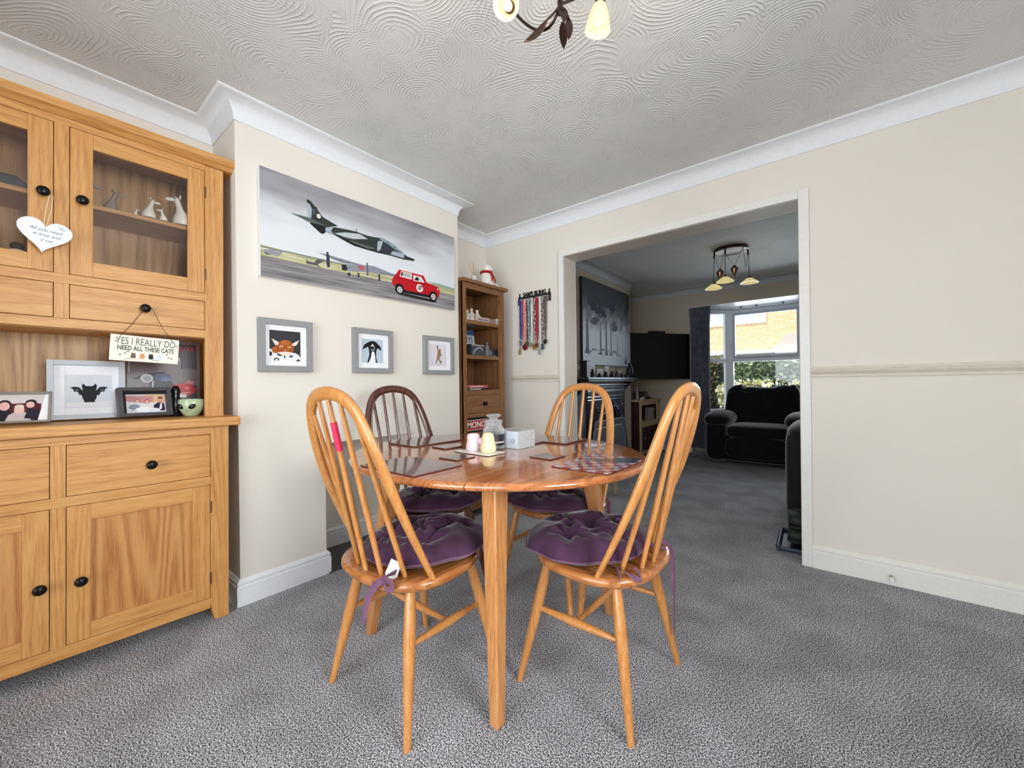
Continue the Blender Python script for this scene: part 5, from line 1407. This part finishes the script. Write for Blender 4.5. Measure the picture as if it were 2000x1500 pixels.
# TV cabinet
cb = thing('media_cabinet', 'dark cabinet with pale wooden front frame below the television', 'cabinet', (XL + .02, 5.30, 0))
cd = .42
boards('side_panel', MAH, cb, [(0, cd - .02, 0, .02, 0, .75), (0, cd - .02, .68, .70, 0, .75)])
boards('back_panel', MAH, cb, [(0, .01, .02, .68, .04, .75)])
boards('top_board', PINE, cb, [(-.01, cd + .02, -.015, .715, .751, .775)])
boards('stile', PINE, cb, [(cd - .02, cd, 0, .045, 0, .75), (cd - .02, cd, .655, .70, 0, .75)])
boards('rail', PINE, cb, [(cd - .02, cd, .045, .655, .70, .75), (cd - .02, cd, .045, .655, .40, .47), (cd - .02, cd, .045, .655, .03, .08)])
boards('shelf', PINE, cb, [(.01, cd - .02, .02, .68, .455, .47), (.01, cd - .02, .02, .68, .06, .08)])
dd = B().box(cd - .02, cd - .002, .047, .653, .082, .398).done('door', MAH, cb, bevel=.002)
B().lathe([(.006, 0), (.012, .015), (.001, .02)], (cd, .12, .25), 12, 'x').done('knob', flat((180, 170, 150), .3, .6), dd, smooth=True)
small('media_player', 'black media box on the cabinet under the television', 'media player', 5.52, .776, [('casing', DGR, 'box', (-.08, .08, -.05, .05, 0, .115)), ('front_panel', flat((18, 18, 20), .2), 'box', (.08, .082, -.045, .045, .01, .105))], dx=.0)
small('game_console', 'low rounded black device beside the media box', 'device', 5.76, .776, [('casing', flat((20, 20, 22), .3), 'sq', ((0, 0, .018), (.06, .09, .018)))], dx=.0)
small('vase', 'slim pale bottle on the cabinet corner nearest the fireplace', 'bottle', 5.36, .776, [('bottle_body', flat((150, 146, 138), .3), 'lathe', [(.024, 0), (.026, .01), (.020, .10), (.009, .15), (.009, .21), (.012, .22), (.001, .222)])], dx=.02)
for i, (y, c, h) in enumerate(((5.325, (206, 196, 180), .035), (5.39, (190, 184, 176), .045), (5.43, (120, 112, 104), .030))):
    small('trinket', ('cream small pot at the cabinet corner by the fireplace', 'pale ball ornament beside the slim bottle', 'brown little pot near the black media box')[i], 'ornament', y, .776, [('pot_body', flat(c, .4), 'lathe', [(.014, 0), (.020, h * .3), (.016, h * .8), (.006, h), (.001, h)])], dx=.09, group='trinkets on the media cabinet')
small('boxed_game', 'pale upright case on the cabinet shelf', 'case', 5.82, .4705, [('case_body', flat((150, 140, 132), .5), 'box', (-.06, .06, -.03, .03, 0, .18)), ('case_label', flat((60, 50, 50), .5), 'box', (.06, .061, -.015, .015, .03, .15))], dx=.02)

# fireplace
fp = thing('fireplace', 'black cast-iron fireplace with arched opening and mantelshelf', 'fireplace', (XC, 4.36, 0))
IRON = flat((84, 88, 100), .25, .8, bumpy=.1)
IRONL = flat((168, 174, 188), .2, .9)
GREYP = flat((150, 150, 156), .5)
hw = .56
B().box(0, .055, -hw, hw, 0, 1.03).done('surround', GREYP, fp, bevel=.003)
# cast insert: panel with arched hole (built as strips)
iw, ih = .48, .98
ar, az = .225, .56
b = B()
arch = [(-ar, .06)] + [(-ar, az)] + [(ar * math.cos(math.radians(180 - i * 180 / 20)), az + .205 * math.sin(math.radians(i * 180 / 20))) for i in range(1, 20)] + [(ar, az), (ar, .06)]
outer = [(-iw, .06), (-iw, az)] + [(-iw + 2 * iw * i / 20, ih) for i in range(1, 20)] + [(iw, az), (iw, .06)]
outer[2] = (-iw, ih); outer[20] = (iw, ih)
n = len(arch)
fr_ = [(.085, u, v) for u, v in outer]; fi = [(.085, u, v) for u, v in arch]; bi = [(.02, u, v) for u, v in arch]
vs = fr_ + fi + bi; fs = []
for i in range(n - 1):
    fs.append((i, i + 1, n + i + 1, n + i)); fs.append((n + i, n + i + 1, 2 * n + i + 1, 2 * n + i))
b.add(vs, fs); b.box(.055, .085, -iw, iw, .03, .06).box(.055, .0845, -iw, -iw + .004, .06, ih).box(.055, .0845, iw - .004, iw, .06, ih)
b.done('cast_panel', IRON, fp)
B().box(.056, .060, -.30, .30, .04, .80).done('fireback', flat((10, 10, 11), .8), fp)
for r_, rr2, m in ((ar + .015, .010, IRONL), (ar + .045, .008, IRON)):
    B().tube([(.090, -r_, .10), (.090, -r_, az)] + [(.090, r_ * math.cos(math.radians(180 - i * 9)), az + (r_ - .02) * math.sin(math.radians(i * 9))) for i in range(1, 20)] + [(.090, r_, az), (.090, r_, .10)], rr2, 8).done('arch_moulding', m, fp, smooth=True)
B().tube([(.075, .16 * math.cos(math.radians(180 - i * 9)), az - .02 + .14 * math.sin(math.radians(i * 9))) for i in range(0, 21)], .008, 8).done('hood', IRONL, fp, smooth=True)
for z, h_, dx_ in ((.985, .022, .115), (.955, .014, .100), (.905, .030, .094), (.850, .016, .090), (.820, .012, .092)):
    B().box(.055, dx_, -iw - .02, iw + .02, z, z + h_).done('moulding', IRONL if z != .955 else IRON, fp, bevel=.006)
B().box(.085, .104, -.022, .022, .765, .835).done('keystone', IRON, fp, bevel=.006)
for s_ in (-1, 1):
    B().box(.085, .094, s_ * .39 - .045, s_ * .39 + .045, .10, .80).done('side_moulding', IRON, fp, bevel=.006)
    for k_ in range(5):
        B().sq((.094, s_ * .39, .18 + k_ * .135), (.006, .030, .050), 1, 1, 12, 8).done('relief', IRON, fp, smooth=True)
    for k_ in range(3):
        B().tube([(.090, s_ * (.16 + .05 * k_ + .018 * math.cos(a)), .755 - .03 * k_ * k_ * .3 + .018 * math.sin(a)) for a in [i * .6 for i in range(11)]], .005, 6).done('relief', IRONL, fp, smooth=True)
    B().prism([(0, .86), (.15, 1.03), (.15, 1.045), (0, 1.045)], 'xz', s_ * .55 - .03 if s_ > 0 else -.63, s_ * .55 + .03 if s_ > 0 else -.57).done('bracket', flat((20, 20, 22), .4), fp, bevel=.004)
B().box(0, .16, -.60, .62, 1.031, 1.052).done('frieze', flat((26, 28, 32), .3), fp, bevel=.003)
B().box(0, .19, -.66, .655, 1.053, 1.078).done('mantelshelf', flat((84, 90, 104), .2, .6), fp, bevel=.004)
# fire guard boards
for k_, (y0, x0_, h_, w_, lb) in enumerate(((3.86, XC + .22, .60, .80, 'tall grey rounded fire guard panel before the fireplace'), (3.62, XC + .33, .55, .72, 'second grey rounded guard panel leaning in front, with pale edging'))):
    t = thing('fire_guard', lb, 'fire guard', (x0_, y0, .0), rot=(0, math.radians(-6), 0), group='grey guard panels by the fireplace')
    B().prism(rrect(w_, h_, .07), 'yz', 0, .008).done('panel', flat((62, 66, 76), .7), t)
    q = rrect(w_, h_, .07); B().tube([(.004, u, v) for u, v in q + [q[0]]], .008, 8).done('edging', flat((130, 134, 142), .4), t, smooth=True)
# mantel things
mz = 1.0785


def mant(name, label, cat, y, parts, dx=.10, group=None):
    t = thing(name, label, cat, (XC + dx, y, mz), 0, group)
    for nm, m, kind, a_ in parts:
        b = B()
        if kind == 'lathe': b.lathe(a_, seg=16)
        elif kind == 'box': b.box(*a_)
        else: b.sq(*a_, 1, 1, 12, 8)
        b.done(nm, m, t, smooth=kind != 'box', bevel=.001 if kind == 'box' else 0)


DK = flat((20, 20, 23), .4)
mant('candle_lantern', 'black square lantern at the left end of the mantelshelf', 'lantern', 3.80, [('lantern_body', DK, 'box', (-.04, .04, -.04, .04, 0, .165)), ('lantern_lid', DK, 'box', (-.045, .045, -.045, .045, .166, .176))])
for i, (y, w_, h_, lb) in enumerate(((4.06, .055, .150, 'tall white card left of centre on the mantelshelf'), (3.95, .05, .10, 'small white card beside the black lantern'), (4.42, .045, .135, 'white card right of centre on the mantelshelf'), (4.24, .07, .10, 'wide low white card at the middle of the mantelshelf'), (4.78, .06, .09, 'low white card near the black vase'))):
    mant('greeting_card', lb, 'card', y, [('card_front', flat((236, 238, 242), .6), 'box', (-.003, 0, -w_, w_, 0, h_)), ('card_picture', flat((190, 196, 206), .6), 'box', (0, .0006, -w_ * .6, w_ * .6, h_ * .3, h_ * .8))], dx=.05, group='white cards on the mantelshelf')
lbs = ['dark figurine next to the lantern', 'dark squat figurine before the tall card', 'dark leaning figurine before the wide card', 'dark upright figurine before the right card', 'brownish clustered figurine right of centre', 'dark low figurine before the last card', 'small dark figurine with a flat hat near the vase']
for i, y in enumerate((3.92, 4.08, 4.24, 4.40, 4.55, 4.67, 4.82)):
    h_ = (.09, .045, .07, .075, .08, .05, .065)[i]
    mant('figurine', lbs[i] + ' on the mantelshelf', 'figurine', y, [('figurine_body', DK if i != 4 else flat((88, 70, 60), .5), 'lathe', [(.028, 0), (.030, h_ * .2), (.018, h_ * .6), (.010, h_ * .75)]), ('head', DK if i != 4 else flat((88, 70, 60), .5), 'sq', ((0, 0, h_ * .85), (.014, .014, h_ * .16)))], dx=.12, group='dark figurines on the mantelshelf')
mant('vase', 'tall black curved vase at the right end of the mantelshelf', 'vase', 4.93, [('vase_body', DK, 'lathe', [(.025, 0), (.035, .02), (.045, .08), (.035, .13), (.018, .165), (.024, .185), (.022, .185), (.010, .16)])], dx=.12)

# ceiling pendant cluster
lv = thing('ceiling_light', 'round bronze ceiling light with three cream cone shades on pulleys', 'ceiling light', (-.82, 4.55, C))
BZ = flat((70, 50, 40), .3, .8)
B().lathe([(.150, 0), (.158, -.006), (.158, -.026), (.148, -.032), (.142, -.030)], seg=36).done('rim', BZ, lv, smooth=True)
B().lathe([(.145, -.022), (.001, -.023)], seg=36).done('mirror_plate', flat((170, 176, 184), .05, 1.0), lv, smooth=True)
CRM, _n3, _b3 = newmat('cream_shade_glass')
_b3.inputs['Base Color'].default_value = (*lin((246, 236, 180)), 1); _b3.inputs['Roughness'].default_value = .25; _b3.inputs['Emission Color'].default_value = (*lin((250, 230, 160)), 1); _b3.inputs['Emission Strength'].default_value = .42
for ang, drop, ang2, wz in ((205, .335, 262, .225), (262, .300, 325, .215), (20, .300, 325, .215)):
    a = math.radians(ang); px, py = .150 * math.cos(a), .150 * math.sin(a)
    a2 = math.radians(ang2); mx_, my_ = .5 * (.150 * math.cos(a) + .15 * math.cos(a2)), .5 * (.150 * math.sin(a) + .15 * math.sin(a2))
    B().tube([(px, py, -.03), (px * 1.04, py * 1.04, -.085)], .008, 8).done('pulley', BZ, lv, smooth=True)
    B().tube([(px * 1.04, py * 1.04, -.08), (px * 1.08, py * 1.08, -drop)], .0028, 6).done('cord', DK, lv)
    B().tube([(px, py, -.08), (mx_, my_, -wz), (.15 * math.cos(a2), .15 * math.sin(a2), -.03)], .0022, 6).done('cord', DK, lv)
    if ang != 20: B().lathe([(.012, .0), (.016, -.01), (.034, -.03), (.034, -.036), (.001, -.115)], (mx_, my_, -wz + .01), 18).done('counterweight', flat((130, 100, 80), .2, .9), lv, smooth=True)
    cx, cy = px * 1.08, py * 1.08
    B().lathe([(.008, 0), (.020, -.012), (.030, -.026)], (cx, cy, -drop + .006), 18).done('lamp_holder', BZ, lv, smooth=True)
    B().lathe([(.026, -.020), (.078, -.062), (.080, -.068), (.074, -.068), (.070, -.064), (.024, -.026)], (cx, cy, -drop + .006), 30).done('lamp_shade', CRM, lv, smooth=True)

# curtain and rail
ct = thing('curtain', 'slate grey pleated curtain at the left side of the bay window', 'curtain', (0, 0, 0))
pp = []
xs, ys, xe, ye = -1.615, 6.045, -1.345, 6.02
nf_ = 9; m_ = nf_ * 14
rs = []
for z, amp, wsc in ((.09, .034, 1.00), (.5, .032, .96), (1.2, .028, .92), (1.8, .022, .93), (1.95, .014, .98), (2.00, .010, 1.0), (2.055, .012, 1.0)):
    ring = []
    for i in range(m_ + 1):
        q = i / m_; x_ = xs + (xe - xs) * (q * wsc + (1 - wsc) * .4); y_ = ys + (ye - ys) * q
        ring.append((x_ + .010 * math.sin(q * nf_ * 2 * math.pi * 2 + z), y_ - .03 + amp * math.sin(q * nf_ * 2 * math.pi + .35 * math.sin(z * 2.4 + q * 5)), z))
    rs.append(ring)
b = B(); b.rings(rs, caps=False, closed=False)
co = b.done('curtain_cloth', CURT, ct)
for p in co.data.polygons: p.use_smooth = True
md = co.modifiers.new('thick', 'SOLIDIFY'); md.thickness = .003
t = thing('curtain_rail', 'thin white curtain rail across the top of the bay', 'curtain rail', (0, 0, 0))
B().tube([(-1.64, 6.06, 2.068), (-1.30, 6.10, 2.066), (-1.20, 6.50, 2.062), (.50, 6.50, 2.062), (.86, 6.10, 2.066)], .007, 8).done('rail', flat((210, 214, 222), .3), t, smooth=True)
for x_ in (-1.05, -.86, -.55, -.30, -.18): B().box(x_ - .012, x_ + .012, 6.48, 6.52, 2.052, 2.075).done('bracket', flat((90, 94, 104), .4, .5), t, bevel=.002)


# armchair
def sofa_like(t, w_, parts):
    for nm, c_, r_, e1, e2, m in parts:
        B().sq(c_, r_, e1, e2, 40, 24).done(nm, m, t, smooth=True)


ac = thing('armchair', 'large black plush recliner armchair in front of the bay window', 'armchair', (-.745, 5.47, 0), math.radians(1))
sofa_like(ac, 1, [('base', (0, .40, .20), (.46, .40, .165), .25, .25, VELVET), ('arm', (-.44, .33, .29), (.130, .36, .28), .45, .5, VELVET), ('arm', (.44, .33, .29), (.130, .36, .28), .45, .5, VELVET),
                  ('arm_pad', (-.43, .33, .535), (.165, .39, .110), .95, .6, VELVET), ('arm_pad', (.43, .33, .535), (.165, .39, .110), .95, .6, VELVET),
                  ('seat', (0, .30, .40), (.33, .33, .085), .45, .35, VELVET), ('footrest', (0, .00, .22), (.32, .045, .13), .5, .3, VELVET)])
b = B(); rs = []
for j in range(1, 24):
    phi = -math.pi / 2 + math.pi * j / 24; ring = []
    for i in range(48):
        a = 2 * math.pi * i / 48
        def pw(x, e): return math.copysign(abs(x) ** e, x)
        x_ = .43 * pw(math.cos(phi), .35) * pw(math.cos(a), .35); y_ = .13 * pw(math.cos(phi), .35) * pw(math.sin(a), .5); z_ = .31 * pw(math.sin(phi), .4)
        z_ += .045 * abs(x_ / .43) ** 2 * (z_ > 0) - .02 * (abs(x_) < .25) * (z_ > .25) + (.010 * math.sin(x_ * 38) + .006 * math.sin(x_ * 71 + 1)) * (z_ > .2)
        x_ *= 1 - .06 * (z_ > 0) * z_ / .31
        ring.append((x_, .58 + y_ + .22 * (z_ + .3), .64 + z_))
    rs.append(ring)
b.rings(rs); b.done('backrest', VELVET, ac, smooth=True)
# sofa end behind the wall
sf = thing('sofa', 'charcoal plush sofa end just showing past the right of the opening', 'sofa', (-.300, 3.42, 0))
sofa_like(sf, 1, [('arm', (.16, .45, .34), (.16, .46, .31), .22, .30, SOFAF), ('arm_pad', (.17, .44, .625), (.170, .45, .095), .95, .6, SOFAF), ('base', (.85, .45, .24), (.60, .44, .20), .25, .25, SOFAF), ('seat', (.85, .42, .44), (.56, .40, .09), .4, .35, SOFAF), ('backrest', (.85, .86, .62), (.60, .13, .30), .4, .4, SOFAF)])
for i in range(2):
    t = thing('slipper', ('dark green slipper, lower of the two by the sofa foot', 'dark green slipper resting on top of the other')[i], 'slipper', (-.195 + .0 * i, 3.06 + .01 * i, .040 + .085 * i), math.radians(4 * i), 'slippers by the sofa')
    SG = flat((40, 50, 44), .7)
    B().prism([(u - .05, v - .13) for u, v in rrect(.10, .26, .045)], 'xy', 0, .016).done('sole', flat((26, 30, 30), .8), t)
    B().sq((0, -.03, .040), (.052, .098, .036), .8, .8, 20, 12).done('upper', SG, t, smooth=True)
    B().tube([(.045 * math.cos(a), .03 + .08 * math.sin(a), .052) for a in [2 * math.pi * k_ / 20 for k_ in range(21)]], .010, 8).done('cuff', flat((66, 76, 66), .8), t, smooth=True)
t = thing('floor_tray', 'dark blue shallow tray under the green slippers', 'tray', (-.18, 3.06, .001), math.radians(2))
B().prism([(u - .11, v - .19) for u, v in rrect(.22, .38, .02)], 'xy', 0, .006).done('tray_base', flat((40, 48, 66), .5), t)
q = [(u - .11, v - .19) for u, v in rrect(.22, .38, .02)]; B().tube([(u, v, .018) for u, v in q + [q[0]]], .012, 8).done('tray_rim', flat((48, 58, 78), .5), t, smooth=True)
# side stool and storage box
t = thing('stool', 'small stool with pale wooden legs behind the dining table', 'stool', (-1.70, 3.30, 0))
B().box(-.15, .15, -.15, .15, .33, .37).done('seat', flat((40, 36, 34), .7), t, bevel=.01)
for a_, b_ in ((-1, -1), (1, -1), (1, 1), (-1, 1)): B().box(a_ * .125 - .014, a_ * .125 + .014, b_ * .125 - .014, b_ * .125 + .014, 0, .33).done('leg', PINE, t, bevel=.003)
t = thing('storage_box', 'pale grey box on the floor against the far wall below the television', 'box', (-1.78, 5.93, 0))
B().box(-.14, .14, -.10, .10, 0, .40).done('box_body', flat((150, 152, 156), .6), t, bevel=.004)
B().box(-.145, .145, -.105, .105, .401, .43).done('lid', flat((164, 166, 170), .6), t, bevel=.004)

# ================================================================ OUTSIDE the bay
struct(B().box(-12, 12, 7.1, 24, -.12, -.02).done('floor_outside', flat((120, 124, 112), .9, bumpy=.5, scale=6)))
bm_, nt, bb_ = newmat('yellow_brick')
tc = N(nt, 'ShaderNodeTexCoord'); mp = N(nt, 'ShaderNodeMapping'); mp.inputs['Rotation'].default_value = (math.radians(90), 0, 0); nt.links.new(tc.outputs['Object'], mp.inputs['Vector'])
br = N(nt, 'ShaderNodeTexBrick'); br.inputs['Scale'].default_value = 4.2; br.inputs['Color1'].default_value = (*lin((240, 200, 136)), 1); br.inputs['Color2'].default_value = (*lin((226, 174, 104)), 1); br.inputs['Mortar'].default_value = (*lin((240, 232, 220)), 1); br.inputs['Mortar Size'].default_value = .03
nt.links.new(mp.outputs['Vector'], br.inputs['Vector']); nt.links.new(br.outputs['Color'], bb_.inputs['Base Color']); bb_.inputs['Roughness'].default_value = .9
hs = thing('brick_house', 'yellow brick house with white window seen through the bay window', 'house', (-4.5, 14.0, 0))
B().box(-4, 9, 0, 6, 0, 6.5).done('brick_wall', bm_, hs)
wf = B().box(.7, 2.90, -.06, 0, 2.75, 4.2).done('window', UPVC, hs, bevel=.01)
for k_ in range(3): B().box(.84 + k_ * .68, 1.40 + k_ * .68, -.07, -.06, 2.92, 4.1).done('pane', flat((206, 214, 224), .1), wf)
B().prism([(-4.4, 6.4), (9.4, 6.4), (9.0, 8.4), (-4.0, 8.4)], 'xz', -.3, 3).done('roof', flat((120, 80, 66), .8), hs)
B().box(-1.0, 9, -1.6, -.0, 1.74, 1.86).done('porch_roof', flat((236, 238, 242), .5), hs, bevel=.02)
B().prism([(3.2, 1.86), (4.9, 1.86), (4.55, 2.22), (3.5, 2.22)], 'xz', -1.5, -.1).done('porch_gable', flat((222, 206, 196), .7), hs)
B().box(-1.0, 9, -1.66, -1.58, 1.52, 1.68).done('gutter', flat((196, 202, 212), .5), hs)


def hedge(name, label, x0_, x1_, y0_, y1_, h_, cols, nleaf, seed, lump=.25):
    t = thing(name, label, 'hedge' if 'hedge' in name else 'shrub', ((x0_ + x1_) / 2, (y0_ + y1_) / 2, -.02), 0)
    hx, hy = (x1_ - x0_) / 2, (y1_ - y0_) / 2
    B().sq((0, 0, h_ * .47), (hx * .9, hy * .85, h_ * .47), .35, .35, 24, 14).done('branches', flat((38, 46, 30), .9), t)
    R_ = random.Random(seed)
    b = B(); mats = [flat(c, .6) for c in cols]
    for i in range(nleaf):
        a = R_.uniform(0, 2 * math.pi); u = R_.uniform(-.1, 1.0)
        ph = math.asin(max(-1, min(1, u)))
        def pw(x, e): return math.copysign(abs(x) ** e, x)
        k_ = 1 + R_.uniform(-.06, .10) + lump * .3 * math.sin(a * 5 + u * 4)
        p = Vector((hx * k_ * pw(math.cos(ph), .4) * pw(math.cos(a), .4), hy * k_ * pw(math.cos(ph), .4) * pw(math.sin(a), .4), h_ * .47 + h_ * .5 * k_ * pw(math.sin(ph), .45)))
        if p.z < .02 or p.y > hy * .5: continue
        s_ = R_.uniform(.03, .065); d1 = Vector((R_.uniform(-1, 1), R_.uniform(-1, 1), R_.uniform(-1, 1))).normalized(); d2 = d1.cross(Vector((R_.uniform(-1, 1), R_.uniform(-1, 1), 1))).normalized()
        b.quad(tuple(p - d1 * s_), tuple(p + d2 * s_ * .55), tuple(p + d1 * s_), tuple(p - d2 * s_ * .55), R_.randrange(len(mats)))
    o = b.done('leaves', mats, t); o['kind'] = 'stuff'


G1 = [(74, 104, 60), (104, 132, 84), (52, 78, 48), (150, 170, 130)]
hedge('hedge', 'dark green clipped hedge filling the lower left of the bay view', -4.6, -2.52, 9.2, 10.0, 1.48, G1, 5000, 1)
hedge('brown_shrub', 'brownish green shrub in the middle of the garden hedge', -2.42, -1.70, 10.15, 10.8, 1.56, [(120, 96, 66), (96, 104, 62), (150, 128, 96), (70, 70, 44)], 2600, 2)
hedge('hedge', 'lighter green hedge filling the lower right of the bay view', -1.60, 1.5, 9.35, 10.1, 1.46, [(94, 122, 78), (136, 156, 110), (64, 90, 56), (170, 186, 150)], 5200, 3)
hedge('flowering_shrub', 'low pale yellow shrub with white flowers before the hedge', -1.75, .2, 8.5, 9.1, 1.02, [(214, 206, 140), (236, 232, 224), (150, 160, 90), (196, 190, 120)], 3600, 4)
